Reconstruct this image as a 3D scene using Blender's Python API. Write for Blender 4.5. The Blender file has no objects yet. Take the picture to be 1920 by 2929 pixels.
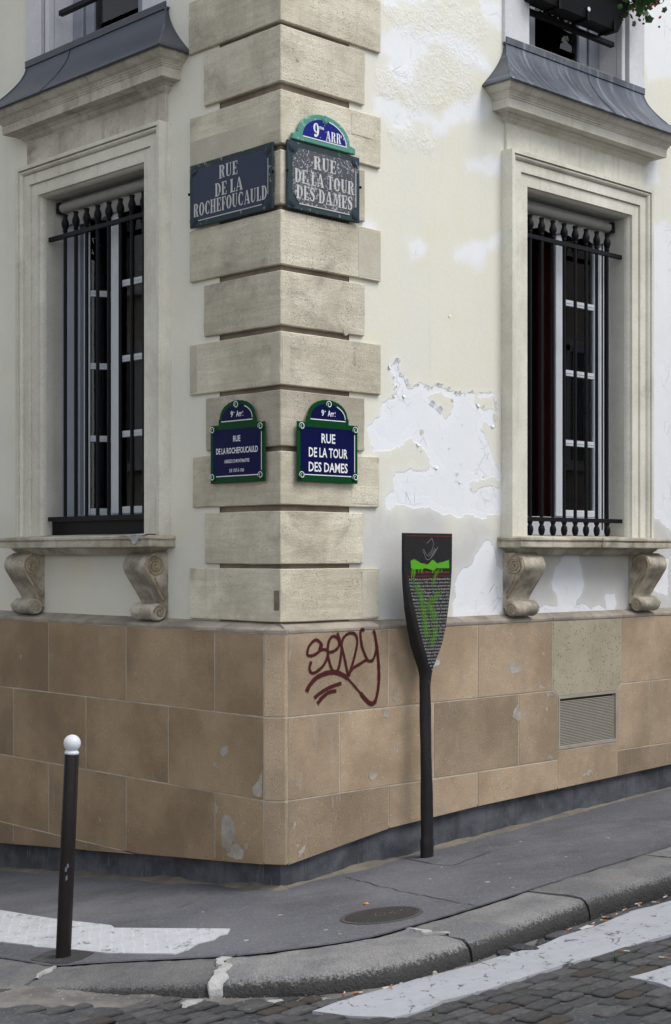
import bpy, bmesh, math, random
import numpy as np
from mathutils import Matrix, Vector, noise as mnoise
random.seed(7)
S = bpy.context.scene
COL = S.collection

# ------------------------------------------------------------------ camera, sky, sun, exposure
CAM = bpy.data.objects.new('camera', bpy.data.cameras.new('camera'))
COL.objects.link(CAM)
CAM.location = (0, 0, 2.0)
CAM.rotation_euler = (math.radians(90), 0, 0)
CAM.data.sensor_fit = 'HORIZONTAL'
CAM.data.sensor_width = 36.0
CAM.data.lens = 36.0 * 4278 / 1920
CAM.data.shift_y = 125.5 / 1920
CAM.data.clip_end = 500
S.camera = CAM

SUN_DIR = Vector((0.70, -0.34, 1.15)).normalized()
W_ = bpy.data.worlds.new('World'); S.world = W_; W_.use_nodes = True
wn = W_.node_tree
bg = wn.nodes['Background']
sky = wn.nodes.new('ShaderNodeTexSky'); sky.sky_type = 'NISHITA'; sky.sun_disc = False
sky.sun_elevation = math.asin(SUN_DIR.z); sky.sun_rotation = math.atan2(SUN_DIR.x, SUN_DIR.y)
sky.air_density = 1.0; sky.dust_density = 1.0; sky.ozone_density = 1.0
hs = wn.nodes.new('ShaderNodeHueSaturation'); hs.inputs['Saturation'].default_value = 0.30
wn.links.new(sky.outputs[0], hs.inputs['Color']); wn.links.new(hs.outputs[0], bg.inputs[0])
bg.inputs[1].default_value = 0.15
sl = bpy.data.lights.new('sun', 'SUN'); sl.energy = 1.1; sl.angle = math.radians(26); sl.color = (1.0, 0.98, 0.95)
sun = bpy.data.objects.new('sun', sl); COL.objects.link(sun)
sun.rotation_euler = (-SUN_DIR).to_track_quat('-Z', 'Y').to_euler(); sun.location = (8, -4, 12)
S.view_settings.view_transform = 'Standard'; S.view_settings.look = 'None'
S.view_settings.gamma = 1.0; S.view_settings.use_curve_mapping = False
S.view_settings.exposure = 0.72
S.cycles.use_denoising = True
S.cycles.max_bounces = 5; S.cycles.diffuse_bounces = 2; S.cycles.adaptive_threshold = 0.015; S.cycles.transparent_max_bounces = 16

# ------------------------------------------------------------------ frames of the two facades
# both facades share the corner edge; local x runs to the right as seen from the street, y into the wall, z up
Q = Vector((-0.330, 9.0, 0.0))
_a = math.atan2(4278, 4420)
FR = Matrix.Translation(Q) @ Matrix.Rotation(_a, 4, 'Z')
FL = Matrix.Translation(Q) @ Matrix.Rotation(_a - math.pi / 2, 4, 'Z')
ID = Matrix.Identity(4)
WM = {}

def ground(x, y):
    return 0.1056 * (x + 0.33) - 0.0545 * (y - 9.0)
_hx = [-9, -1.53, -1.3, -1.02, -.7, -.41, -.1, .2, .5, 9]
_hy = [.012, .012, .035, .065, .09, .11, .12, .125, .13, .13]
def kerb_h(x): return float(np.interp(x, _hx, _hy))
def road_z(x, y): return ground(x, y) - kerb_h(x)
GN = Vector((-0.1056, 0.0545, 1)).normalized()
def ground_frame(x, y, z, rz=0.0):
    zx = GN; xx = Vector((math.cos(rz), math.sin(rz), 0)); xx = (xx - zx * xx.dot(zx)).normalized(); yy = zx.cross(xx)
    M = Matrix((xx, yy, zx)).transposed().to_4x4(); M.translation = (x, y, z)
    return M

# ------------------------------------------------------------------ mesh helpers
class MB:
    def __init__(s): s.v = []; s.f = []; s.uv = None
    def add(s, vs, fs):
        n = len(s.v); s.v += [tuple(p) for p in vs]; s.f += [tuple(i + n for i in f) for f in fs]
    def box(s, x0, x1, y0, y1, z0, z1):
        if x0 > x1: x0, x1 = x1, x0
        s.add([(x0,y0,z0),(x1,y0,z0),(x1,y1,z0),(x0,y1,z0),(x0,y0,z1),(x1,y0,z1),(x1,y1,z1),(x0,y1,z1)],
              [(0,3,2,1),(4,5,6,7),(0,1,5,4),(1,2,6,5),(2,3,7,6),(3,0,4,7)]); return s
    def prism_y(s, pts, y0, y1):          # polygon in (x,z) extruded from y0 to y1
        n = len(pts)
        s.add([(x,y0,z) for x,z in pts] + [(x,y1,z) for x,z in pts],
              [tuple(range(n)), tuple(range(2*n-1, n-1, -1))] + [(i, i+n, (i+1)%n+n, (i+1)%n) for i in range(n)]); return s
    def prism_z(s, pts, z0, z1):          # polygon in (x,y); z0,z1 numbers or functions of (x,y)
        n = len(pts); f0 = z0 if callable(z0) else (lambda x,y: z0); f1 = z1 if callable(z1) else (lambda x,y: z1)
        s.add([(x,y,f0(x,y)) for x,y in pts] + [(x,y,f1(x,y)) for x,y in pts],
              [tuple(range(n-1,-1,-1)), tuple(range(n,2*n))] + [(i, (i+1)%n, (i+1)%n+n, i+n) for i in range(n)]); return s
    def lathe(s, prof, seg=12, c=(0,0,0), axis='z'):
        n = len(prof); vs = []
        for r, h in prof:
            for k in range(seg):
                a = 2*math.pi*k/seg
                p = (r*math.cos(a), r*math.sin(a), h) if axis == 'z' else (h, r*math.cos(a), r*math.sin(a)) if axis == 'x' else (r*math.cos(a), h, r*math.sin(a))
                vs.append((p[0]+c[0], p[1]+c[1], p[2]+c[2]))
        fs = [(i*seg+k, i*seg+(k+1)%seg, (i+1)*seg+(k+1)%seg, (i+1)*seg+k) for i in range(n-1) for k in range(seg)]
        fs += [tuple(range(seg-1,-1,-1)), tuple(range((n-1)*seg, n*seg))]
        s.add(vs, fs); return s
    def tube(s, pts, r, seg=6):
        pts = [Vector(p) for p in pts]; n = len(pts); vs = []; rr = r if hasattr(r, '__len__') else [r]*n
        for i, p in enumerate(pts):
            t = (pts[min(i+1,n-1)] - pts[max(i-1,0)]).normalized()
            u = t.orthogonal().normalized() if i == 0 else (u - t*u.dot(t)).normalized()
            w = t.cross(u)
            vs += [p + (u*math.cos(2*math.pi*k/seg) + w*math.sin(2*math.pi*k/seg))*rr[i] for k in range(seg)]
        fs = [(i*seg+k, i*seg+(k+1)%seg, (i+1)*seg+(k+1)%seg, (i+1)*seg+k) for i in range(n-1) for k in range(seg)]
        fs += [tuple(range(seg-1,-1,-1)), tuple(range((n-1)*seg, n*seg))]
        s.add(vs, fs); return s
    def rings(s, rs, closed=True, caps=True):      # list of rings with equal vertex counts
        m = len(rs[0]); vs = [p for r in rs for p in r]; fs = []
        for i in range(len(rs)-1):
            for k in range(m if closed else m-1):
                fs.append((i*m+k, i*m+(k+1)%m, (i+1)*m+(k+1)%m, (i+1)*m+k))
        if caps: fs += [tuple(range(m-1,-1,-1)), tuple(range((len(rs)-1)*m, len(rs)*m))]
        s.add(vs, fs); return s
    def mitred(s, cx, w0, prof, back):            # a moulding with returns at both ends: prof = [(proud, z)]
        rs = []
        for d, z in prof:
            rs.append([(cx-w0-d, back, z), (cx-w0-d, -d, z), (cx+w0+d, -d, z), (cx+w0+d, back, z)])
        m = MB(); m.rings(rs, closed=False, caps=False); s.add(m.v, m.f); return s
    def ribbon(s, pts, w, dep, ddep=0.0):         # flat stroke in (x,z) at depth dep, uv across the stroke
        n = len(pts); base = len(s.v)
        if s.uv is None: s.uv = {}
        P = [Vector(p) for p in pts]; L = 0; tot = sum((P[i+1]-P[i]).length for i in range(n-1))
        ww = w if hasattr(w, '__len__') else [w]*n
        vs = []
        for i in range(n):
            t = (P[min(i+1,n-1)]-P[max(i-1,0)]).normalized(); q = Vector((-t.y, t.x))
            y = dep - ddep*i/max(n-1,1)
            if i: L += (P[i]-P[i-1]).length
            for sd in (-1, 0, 1):
                p = P[i] + q*sd*ww[i]/2; vs.append((p.x, y, p.y)); s.uv[base+len(vs)-1] = ((sd+1)/2, min(L, tot-L)/max(ww[i],1e-4))
        fs = []
        for i in range(n-1):
            fs += [(i*3, i*3+1, i*3+4, i*3+3), (i*3+1, i*3+2, i*3+5, i*3+4)]
        s.add(vs, fs); return s
    def bm(s):
        b = bmesh.new(); vs = [b.verts.new(p) for p in s.v]; b.verts.ensure_lookup_table()
        for f in s.f:
            try: b.faces.new([vs[i] for i in f])
            except ValueError: pass
        return b

def mesh_from(mb, bevel=0.0, seg=1, smooth=False, jitter=0.0, recalc=True, angle=35, cuts=0):
    b = mb.bm() if isinstance(mb, MB) else mb
    if cuts:
        bmesh.ops.subdivide_edges(b, edges=[e for e in b.edges if e.calc_length() > .12], cuts=cuts, use_grid_fill=True)
    if recalc: bmesh.ops.recalc_face_normals(b, faces=b.faces)
    if bevel:
        es = [e for e in b.edges if len(e.link_faces) == 2 and e.calc_face_angle(0) > math.radians(30)]
        bmesh.ops.bevel(b, geom=es, offset=bevel, segments=seg, profile=.6, affect='EDGES', clamp_overlap=True)
    if jitter:
        for v in b.verts:
            q = v.co*9; v.co += Vector((mnoise.noise(q), mnoise.noise(q+Vector((9,3,1))), mnoise.noise(q+Vector((2,7,5)))))*jitter
            q = v.co*37; v.co += Vector((mnoise.noise(q), mnoise.noise(q+Vector((9,3,1))), mnoise.noise(q+Vector((2,7,5)))))*jitter*.7
    me = bpy.data.meshes.new('m'); b.to_mesh(me); b.free()
    if isinstance(mb, MB) and mb.uv:
        l = me.uv_layers.new(name='UVMap')
        for lp in me.loops: l.data[lp.index].uv = mb.uv.get(lp.vertex_index, (.5, 1))
    if smooth:
        me.shade_smooth()
        if smooth != 'all': me.set_sharp_from_angle(angle=math.radians(angle))
    return me

def link(name, data, frame=ID, parent=None, mat=None):
    o = bpy.data.objects.new(name, data); COL.objects.link(o)
    if mat is not None and data is not None: data.materials.clear(); data.materials.append(mat)
    WM[o.name] = frame
    if parent is not None:
        o.parent = parent; o.matrix_local = WM[parent.name].inverted() @ frame
    else: o.matrix_world = frame
    return o
def part(name, mb, mat, parent, frame, **kw):
    kind = kw.pop('kind', None); label = kw.pop('label', None)
    o = link(name, mesh_from(mb, **kw), frame, parent, mat)
    if kind: o['kind'] = kind
    if label: o['label'] = label
    return o
def tag(o, label=None, cat=None, group=None, kind=None):
    for k, v in (('label', label), ('category', cat), ('group', group), ('kind', kind)):
        if v: o[k] = v
    return o
def thing(name, frame, label, cat, group=None):
    return tag(link(name, None, frame), label, cat, group)

def spline(pts, n=6):
    P = [Vector(p) for p in pts]; P = [2*P[0]-P[1]] + P + [2*P[-1]-P[-2]]; out = []
    for i in range(1, len(P)-2):
        a, b, c, d = P[i-1:i+3]
        for k in range(n):
            t = k/n; out.append(.5*((2*b)+(c-a)*t+(2*a-5*b+4*c-d)*t*t+(3*b-a-3*c+d)*t**3))
    out.append(P[-2]); return out
def in_poly(x, y, poly):
    c = False; n = len(poly); j = n-1
    for i in range(n):
        xi, yi = poly[i]; xj, yj = poly[j]
        if (yi > y) != (yj > y) and x < (xj-xi)*(y-yi)/(yj-yi)+xi: c = not c
        j = i
    return c
def sdf(X, Z, polys):                    # signed distance, positive inside, union of polygons
    best = np.full(X.shape, -9.0)
    for poly in polys:
        n = len(poly); dmin = np.full(X.shape, 9.0); ins = np.zeros(X.shape, bool); j = n-1
        for i in range(n):
            x1, y1 = poly[j]; x2, y2 = poly[i]; dx, dy = x2-x1, y2-y1
            t = np.clip(((X-x1)*dx+(Z-y1)*dy)/(dx*dx+dy*dy+1e-12), 0, 1)
            dmin = np.minimum(dmin, np.hypot(X-x1-t*dx, Z-y1-t*dy))
            cond = ((y2 > Z) != (y1 > Z)) & (X < (x1-x2)*(Z-y2)/((y1-y2) if abs(y1-y2) > 1e-9 else 1e-9)+x2)
            ins ^= cond; j = i
        best = np.maximum(best, np.where(ins, dmin, -dmin))
    return best

# ------------------------------------------------------------------ materials
class Mat:
    def __init__(s, name):
        s.m = bpy.data.materials.new(name); s.m.use_nodes = True; s.t = s.m.node_tree
        s.b = s.t.nodes['Principled BSDF']; s.out = s.t.nodes['Material Output']
        s.b.inputs['Roughness'].default_value = .8
        tc = s.t.nodes.new('ShaderNodeTexCoord'); s.co = tc.outputs['Object']; s.uvo = tc.outputs['UV']
    def set(s, sock, v):
        if isinstance(v, bpy.types.NodeSocket): s.t.links.new(v, sock)
        elif isinstance(v, (tuple, list)): sock.default_value = (*v, 1)[:4] if len(sock.default_value) == 4 else v
        else: sock.default_value = v
    def n(s, typ, **kw):
        nd = s.t.nodes.new('ShaderNode'+typ)
        for k, v in kw.items():
            if k.startswith('i_'): s.set(nd.inputs[k[2:].replace('_', ' ')], v)
            else: setattr(nd, k, v)
        return nd
    def map(s, sc, loc=(0,0,0)): 
        m = s.n('Mapping'); s.set(m.inputs['Vector'], s.co); m.inputs['Scale'].default_value = sc; m.inputs['Location'].default_value = loc
        return m.outputs[0]
    def noise(s, scale, detail=4, rough=.6, dist=0.0, vec=None):
        detail = min(detail, 4) if scale < 20 else min(detail, 2)
        nd = s.n('TexNoise', i_Scale=scale, i_Detail=detail, i_Roughness=rough, i_Distortion=dist)
        s.set(nd.inputs['Vector'], vec or s.co); return nd.outputs['Fac']
    def vor(s, scale, vec=None, feature='F1', out='Distance', rnd=1.0):
        nd = s.n('TexVoronoi', i_Scale=scale, feature=feature, i_Randomness=rnd); s.set(nd.inputs['Vector'], vec or s.co); return nd.outputs[out]
    def math(s, op, a, b=0.0, clamp=False):
        nd = s.n('Math', operation=op, use_clamp=clamp); s.set(nd.inputs[0], a); s.set(nd.inputs[1], b); return nd.outputs[0]
    def step(s, x, lo, hi):               # smooth 0..1 between lo and hi
        nd = s.n('MapRange', interpolation_type='SMOOTHSTEP'); s.set(nd.inputs[0], x)
        nd.inputs[1].default_value = lo; nd.inputs[2].default_value = hi; return nd.outputs[0]
    def mix(s, f, a, b, blend='MIX'):
        nd = s.n('Mix', data_type='RGBA', blend_type=blend)
        s.set(nd.inputs[0], f); s.set(nd.inputs[6], a); s.set(nd.inputs[7], b); return nd.outputs[2]
    def attr(s, name): return s.n('Attribute', attribute_name=name).outputs['Fac']
    def rnd(s): return s.n('ObjectInfo').outputs['Random']
    def xyz(s):
        nd = s.n('SeparateXYZ'); s.set(nd.inputs[0], s.co); return nd.outputs
    def scale(s, c, f): return s.n_vm('MULTIPLY', c, f)
    def mul(s, c, f):                     # colour * scalar
        nd = s.n('VectorMath', operation='SCALE'); s.set(nd.inputs[0], c); s.set(nd.inputs['Scale'], f); return nd.outputs[0]
    def bump(s, h, strength=.4, dist=.01, prev=None):
        nd = s.n('Bump', i_Strength=strength, i_Distance=dist); s.set(nd.inputs['Height'], h)
        if prev: s.set(nd.inputs['Normal'], prev)
        return nd.outputs[0]
    def done(s, color=None, rough=None, normal=None, metal=None, spec=None):
        if color is not None: s.set(s.b.inputs['Base Color'], color)
        if rough is not None: s.set(s.b.inputs['Roughness'], rough)
        if normal is not None: s.set(s.b.inputs['Normal'], normal)
        if metal is not None: s.set(s.b.inputs['Metallic'], metal)
        if spec is not None: s.set(s.b.inputs['Specular IOR Level'], spec)
        return s.m
    def alpha(s, f):                      # real see-through (paint mist, glass)
        tr = s.n('BsdfTransparent'); mx = s.n('MixShader'); s.set(mx.inputs[0], f)
        s.t.links.new(tr.outputs[0], mx.inputs[1]); s.t.links.new(s.b.outputs[0], mx.inputs[2])
        s.t.links.new(mx.outputs[0], s.out.inputs[0]); return s.m

def stone(name, lo, hi, big=1.4, fine=45, bmp=.35, bd=.006, rand=0.0, pits=0.0, pitscale=70, pitcol=.35, streak=0.0, dirt=0.0, dirtcol=(.07,.06,.05), rough=.88, patch=None, strata=0.0, fleck=0.0, smear=None):
    m = Mat(name)
    off = m.n('VectorMath', operation='ADD'); m.set(off.inputs[0], m.co)
    r = m.rnd(); cr = m.n('CombineXYZ'); 
    for i in range(3): m.set(cr.inputs[i], m.math('MULTIPLY', r, 31.7*(i+1)))
    m.t.links.new(cr.outputs[0], off.inputs[1]); m.co = off.outputs[0]
    c = m.mix(m.step(m.noise(big, 5, .6), .34, .66), lo, hi)
    c = m.mul(c, m.math('ADD', .86, m.math('MULTIPLY', m.noise(fine, 3, .65), .28)))
    c = m.mul(c, m.math('ADD', .9, m.math('MULTIPLY', m.noise(big*5, 4, .65), .2)))
    if rand: c = m.mul(c, m.math('ADD', 1-rand, m.math('MULTIPLY', r, 2*rand)))
    h = m.noise(fine*1.6, 5, .7)
    if strata:
        g = m.noise(1.0, 4, .6, .3, m.map((3, 3, 34))); c = m.mul(c, m.math('ADD', 1-strata, m.math('MULTIPLY', g, 2*strata)))
    if streak:
        g = m.noise(1.0, 5, .65, 0, m.map((16, 16, .9))); c = m.mix(m.math('MULTIPLY', m.step(g, .52, .78), streak), c, dirtcol)
    if dirt:
        g = m.noise(2.3, 6, .68, .4); c = m.mix(m.math('MULTIPLY', m.step(g, .52, .72), dirt), c, dirtcol)
    if smear:
        g = m.noise(1.0, 6, .68, .3, m.map((17, 17, 4.2), (3, 1, 2))); c = m.mix(m.math('MULTIPLY', m.step(g, .60, .70), .55), c, smear)
    if fleck:
        g = m.noise(95, 3, .6); c = m.mix(m.math('MULTIPLY', m.step(g, .64, .70), fleck), c, m.mul(c, 1.7)); c = m.mix(m.math('MULTIPLY', m.step(m.noise(80, 3, .6, 0, m.map((1,1,1), (7,7,7))), .66, .72), fleck), c, m.mul(c, .45))
    if patch:
        g = m.noise(5.5, 7, .62, .5); c = m.mix(m.step(g, .68, .70), c, patch)
    if pits:
        mask = m.step(m.noise(3.1, 3, .6), .62-pits*.4, .78-pits*.4)
        v = m.vor(pitscale); p = m.math('MULTIPLY', m.math('MULTIPLY', m.math('SUBTRACT', 1.0, m.step(v, .12, .34)), mask), m.step(m.noise(pitscale*.45, 2), .46, .56))
        c = m.mix(m.math('MULTIPLY', p, .8), c, m.mul(c, pitcol)); h = m.math('SUBTRACT', h, m.math('MULTIPLY', p, 1.2))
    return m.done(c, rough, m.bump(h, bmp, bd))

def plain(name, col, rough=.6, var=.12, scale=14, bmp=.1, bd=.003, metal=0.0, spec=None, dirt=0.0, dirtcol=(.1,.09,.08)):
    m = Mat(name); g = m.noise(scale, 5, .65)
    c = m.mul(col, m.math('ADD', 1-var, m.math('MULTIPLY', g, 2*var)))
    if dirt:
        c = m.mix(m.math('MULTIPLY', m.step(m.noise(scale*.4, 6, .7, .5), .5, .75), dirt), c, dirtcol)
    return m.done(c, m.math('ADD', rough-.08, m.math('MULTIPLY', g, .16)), m.bump(m.noise(scale*6, 3), bmp, bd), metal, spec)

def plaster(name, base, base2, white, rough_zone=True):
    m = Mat(name)
    c = m.mix(m.step(m.noise(1.1, 5, .6), .35, .65), base, base2)
    c = m.mul(c, m.math('ADD', .95, m.math('MULTIPLY', m.noise(60, 3), .1)))
    x, y, z = m.xyz()
    # lower courses washed grey-lilac by an older coat
    zz = m.math('ADD', z, m.math('MULTIPLY', m.noise(1.3, 4), .8))
    low = m.math('SUBTRACT', 1.0, m.step(zz, 2.55, 2.8))
    c = m.mix(m.math('MULTIPLY', low, .75 if rough_zone else .35), c, (.53, .525, .53) if rough_zone else (.60, .575, .52))
    st = m.noise(1.0, 5, .65, 0, m.map((22, 22, .8)))
    c = m.mix(m.math('MULTIPLY', m.step(st, .55, .8), .13), c, (.48, .44, .35))
    yl = m.step(m.noise(1.7, 4, .55, .2), .52, .66); c = m.mix(m.math('MULTIPLY', yl, .35), c, (.74, .69, .50))
    dt = m.step(m.noise(48, 3, .6), .72, .76); c = m.mix(m.math('MULTIPLY', dt, .3), c, (.35, .32, .27))
    h = m.math('MULTIPLY', m.noise(35, 5, .6), .25)
    if rough_zone:
        w = m.math('ADD', m.attr('white'), m.math('MULTIPLY', m.math('SUBTRACT', m.noise(7, 7, .62), .5), .13))
        hi_ = m.step(z, 3.5, 3.9); crisp = m.step(w, -.004, .006); wide = m.step(w, -.035, .03)
        mk = m.math('ADD', m.math('MULTIPLY', crisp, m.math('SUBTRACT', 1.0, hi_)), m.math('MULTIPLY', m.math('MULTIPLY', wide, hi_), .8)); soft = m.step(w, -.07, .0)
        c = m.mix(m.math('MULTIPLY', soft, .22), c, white)
        wc = m.mul(white, m.math('ADD', .93, m.math('MULTIPLY', m.noise(4.5, 6, .65), .14)))
        c = m.mix(m.math('MULTIPLY', mk, .96), c, wc)
        rg = m.step(m.math('ADD', m.attr('rough'), m.math('MULTIPLY', m.math('SUBTRACT', m.noise(5, 6, .65), .5), .4)), -.06, .06)
        chip = m.noise(34, 6, .72, .8)
        c = m.mix(m.math('MULTIPLY', m.math('MULTIPLY', rg, m.step(chip, .46, .56)), .55), c, (.80, .80, .79))
        h = m.math('ADD', h, m.math('MULTIPLY', m.math('MULTIPLY', rg, chip), 1.5))
        h = m.math('SUBTRACT', h, m.math('MULTIPLY', m.math('MULTIPLY', crisp, m.math('SUBTRACT', 1.0, hi_)), .45))
        lay = m.step(m.math('ADD', w, m.math('MULTIPLY', m.math('SUBTRACT', m.noise(4.5, 6, .6), .5), .22)), .055, .06)
        c = m.mix(m.math('MULTIPLY', m.math('MULTIPLY', lay, m.math('SUBTRACT', 1.0, hi_)), .18), c, (.72,.73,.75)); h = m.math('SUBTRACT', h, m.math('MULTIPLY', m.math('MULTIPLY', lay, m.math('SUBTRACT', 1.0, hi_)), .12))
        pk = m.step(m.attr('peel'), -.004, .004)
        cr = m.vor(9, None, 'DISTANCE_TO_EDGE')
        crk = m.math('MULTIPLY', m.math('SUBTRACT', 1.0, m.step(cr, .0, .012)), m.step(m.noise(2.2, 3), .54, .62))
        crk = m.math('MULTIPLY', crk, m.step(m.attr('white'), -.02, .05))
        c = m.mix(m.math('MULTIPLY', crk, .4), c, (.3, .3, .31)); h = m.math('SUBTRACT', h, crk)
    return m.done(c, .9, m.bump(h, .75, .006))

M = {}
M['plaster_r'] = plaster('plaster_cream_patched', (.77,.74,.62), (.74,.725,.64), (.83,.845,.87))
M['plaster_l'] = plaster('plaster_cream', (.83,.80,.69), (.77,.75,.66), (.7,.7,.7), False)
M['quoin'] = stone('quoin_limestone', (.455,.41,.315), (.645,.595,.475), 1.7, 55, .7, .007, .18, .5, 95, .16, .25, .6, (.28,.245,.19), strata=.27, fleck=.25)
M['quoin_repair'] = stone('quoin_repair_stone', (.50,.46,.36), (.58,.54,.43), 2.5, 60, .4, .005, .12, 0, 70, .3, .1, .2, (.3,.27,.22), fleck=.2)
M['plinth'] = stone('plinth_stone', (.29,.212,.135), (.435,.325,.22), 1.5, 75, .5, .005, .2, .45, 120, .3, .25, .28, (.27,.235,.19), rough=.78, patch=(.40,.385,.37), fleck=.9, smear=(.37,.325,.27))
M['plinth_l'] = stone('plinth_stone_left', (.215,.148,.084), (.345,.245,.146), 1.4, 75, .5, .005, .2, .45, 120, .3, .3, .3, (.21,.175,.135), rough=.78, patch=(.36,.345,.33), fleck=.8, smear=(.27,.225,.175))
M['plinth_yellow'] = stone('plinth_yellow_stone', (.35,.305,.215), (.42,.37,.27), 2.2, 70, .5, .005, .0, .95, 44, .18, .1)
M['mortar'] = stone('mortar_pale', (.38,.34,.27), (.52,.48,.40), 6, 80, .4, .004)
M['scuff'] = stone('grey_plaster_smear', (.31,.265,.215), (.42,.385,.345), 7, 60, .5, .004, .15, fleck=.4)
M['groove'] = stone('joint_core', (.16,.12,.09), (.26,.21,.155), 3, 60, .4, .004)
M['ledge'] = stone('plinth_ledge', (.22,.19,.155), (.38,.33,.27), 3, 50, .5, .005, .06, .3, 90, .4, 0, .5, (.10,.09,.08))
M['cream'] = stone('painted_surround', (.63,.60,.51), (.75,.72,.62), 1.8, 55, .2, .003, .0, .15, 90, .5, .38, .34, (.36,.31,.25), .82, fleck=.2)
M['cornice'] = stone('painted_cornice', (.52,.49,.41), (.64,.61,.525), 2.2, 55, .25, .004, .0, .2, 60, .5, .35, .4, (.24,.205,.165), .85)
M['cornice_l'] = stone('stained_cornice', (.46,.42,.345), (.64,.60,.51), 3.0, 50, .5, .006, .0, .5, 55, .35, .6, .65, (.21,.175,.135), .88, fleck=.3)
M['lilac'] = stone('painted_upper_surround', (.60,.60,.62), (.68,.68,.70), 1.8, 60, .12, .003, streak=.1, dirtcol=(.4,.38,.36))
M['sill'] = stone('sill_stone', (.34,.30,.225), (.56,.515,.42), 4, 60, .6, .006, .0, .4, 60, .3, .45, .7, (.10,.085,.07))
M['console'] = stone('console_stone', (.26,.23,.18), (.52,.465,.37), 7, 50, .7, .006, .12, .5, 60, .35, .35, .7, (.085,.072,.058), patch=(.46,.32,.16), fleck=.4)
M['console_edge'] = stone('console_ochre_edges', (.30,.23,.145), (.46,.375,.26), 10, 50, .6, .006, .12, .3, 60, .4, .3, .6, (.12,.095,.07), fleck=.4)
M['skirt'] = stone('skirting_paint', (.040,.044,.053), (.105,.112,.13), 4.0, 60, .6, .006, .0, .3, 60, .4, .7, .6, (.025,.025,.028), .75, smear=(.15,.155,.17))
M['fillet'] = stone('sand_mortar_fillet', (.125,.108,.085), (.20,.17,.13), 5, 60, .7, .008, .0, .3, 60, .4, 0, .4, (.09,.08,.07))
M['iron'] = plain('black_iron', (.007,.007,.009), .5, .35, 20, .35, .003, spec=.13, dirt=.2, dirtcol=(.025,.024,.022))
M['pvc'] = plain('white_window_frame', (.72,.75,.80), .4, .06, 9, .05, dirt=.2, dirtcol=(.4,.4,.41))
M['greyframe'] = plain('grey_window_frame', (.30,.32,.38), .45, .08, 9, .05)
M['dark'] = plain('dark_room', (.05,.048,.05), .9)
M['curtain'] = plain('dark_red_curtain', (.085,.005,.009), .9, .3, 6, .3, .01)
M['curtain2'] = plain('grey_net_curtain', (.30,.30,.31), .95, .25, 8, .2, .01)
M['blind'] = plain('grey_roller_blind', (.30,.29,.27), .8, .1, 10, .1, dirt=.4, dirtcol=(.15,.14,.13))
M['reveal'] = stone('reveal_plaster', (.50,.48,.42), (.57,.55,.48), 2, 55, .15, .003, streak=.15, dirtcol=(.28,.26,.22))

def lead_mat():
    m = Mat('weathered_zinc')
    c = m.mix(m.step(m.noise(2.2, 5, .6), .35, .7), (.062,.068,.084), (.13,.14,.165))
    g = m.noise(1.0, 6, .7, .25, m.map((24, 1.2, 1.4)))
    c = m.mix(m.math('MULTIPLY', m.step(g, .48, .72), .62), c, (.30,.335,.40))
    sp = m.step(m.noise(26, 4, .7), .68, .74); c = m.mix(m.math('MULTIPLY', sp, .5), c, (.4,.42,.44))
    return m.done(c, m.math('ADD', .34, m.math('MULTIPLY', g, .3)), m.bump(m.noise(30, 4), .12, .004), .55)
M['lead'] = lead_mat()
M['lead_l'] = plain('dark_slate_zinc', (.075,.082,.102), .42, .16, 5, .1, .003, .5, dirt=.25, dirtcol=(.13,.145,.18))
def glass_mat():
    m = Mat('window_glass'); m.done((.02,.022,.025), .03, None, 0, .5)
    fr = m.n('Fresnel', i_IOR=1.42).outputs[0]
    g = m.n('BsdfGlossy', i_Roughness=.02); tr = m.n('BsdfTransparent', i_Color=(.62,.66,.68)); mx = m.n('MixShader')
    m.set(mx.inputs[0], fr); m.t.links.new(tr.outputs[0], mx.inputs[1]); m.t.links.new(g.outputs[0], mx.inputs[2])
    m.t.links.new(mx.outputs[0], m.out.inputs[0]); return m.m
M['glass'] = glass_mat()
def enamel(name, col, worn=0.0, worncol=(.55,.56,.58), rough=.25, sc=30):
    m = Mat(name); c = m.mul(col, m.math('ADD', .9, m.math('MULTIPLY', m.noise(6, 4), .2)))
    r = rough
    if worn:
        z = m.noise(2.6, 3, .6); k = m.noise(sc, 7, .75, .6)
        w = m.step(m.math('ADD', k, m.math('MULTIPLY', m.math('SUBTRACT', z, .5), .35)), .66-worn*.2, .70-worn*.2)
        c = m.mix(m.math('MULTIPLY', w, .85), c, worncol); r = m.math('ADD', rough, m.math('MULTIPLY', w, .4))
        rs = m.step(m.noise(9, 6, .7), .64, .7); c = m.mix(m.math('MULTIPLY', rs, .5), c, (.10,.075,.05))
    return m.done(c, r, m.bump(m.noise(8, 3), .05, .003), None, .14)
M['en_blue'] = enamel('new_blue_enamel', (.004,.006,.055), rough=.25)
M['en_green'] = enamel('new_green_enamel', (.004,.055,.015), rough=.25)
M['en_white'] = enamel('white_enamel', (.80,.82,.84), rough=.3)
M['old_blue'] = enamel('old_faded_blue_enamel', (.045,.055,.095), 0, (.28,.31,.36), .4)
M['old_grey'] = enamel('old_worn_dark_enamel', (.085,.09,.10), .46, (.46,.48,.52), .5, 62)
M['old_frame'] = enamel('old_dark_green_enamel', (.035,.055,.062), .08, (.30,.30,.28), .5, 24)
M['old_letter'] = enamel('old_worn_lettering', (.56,.56,.54), .12, (.20,.21,.25), .5, 26)
M['turq'] = enamel('old_turquoise_enamel', (.09,.29,.225), .25, (.38,.40,.36), .4, 26)
M['old_royal'] = enamel('old_royal_blue_enamel', (.010,.012,.20), .05, (.5,.5,.55), .35)

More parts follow.
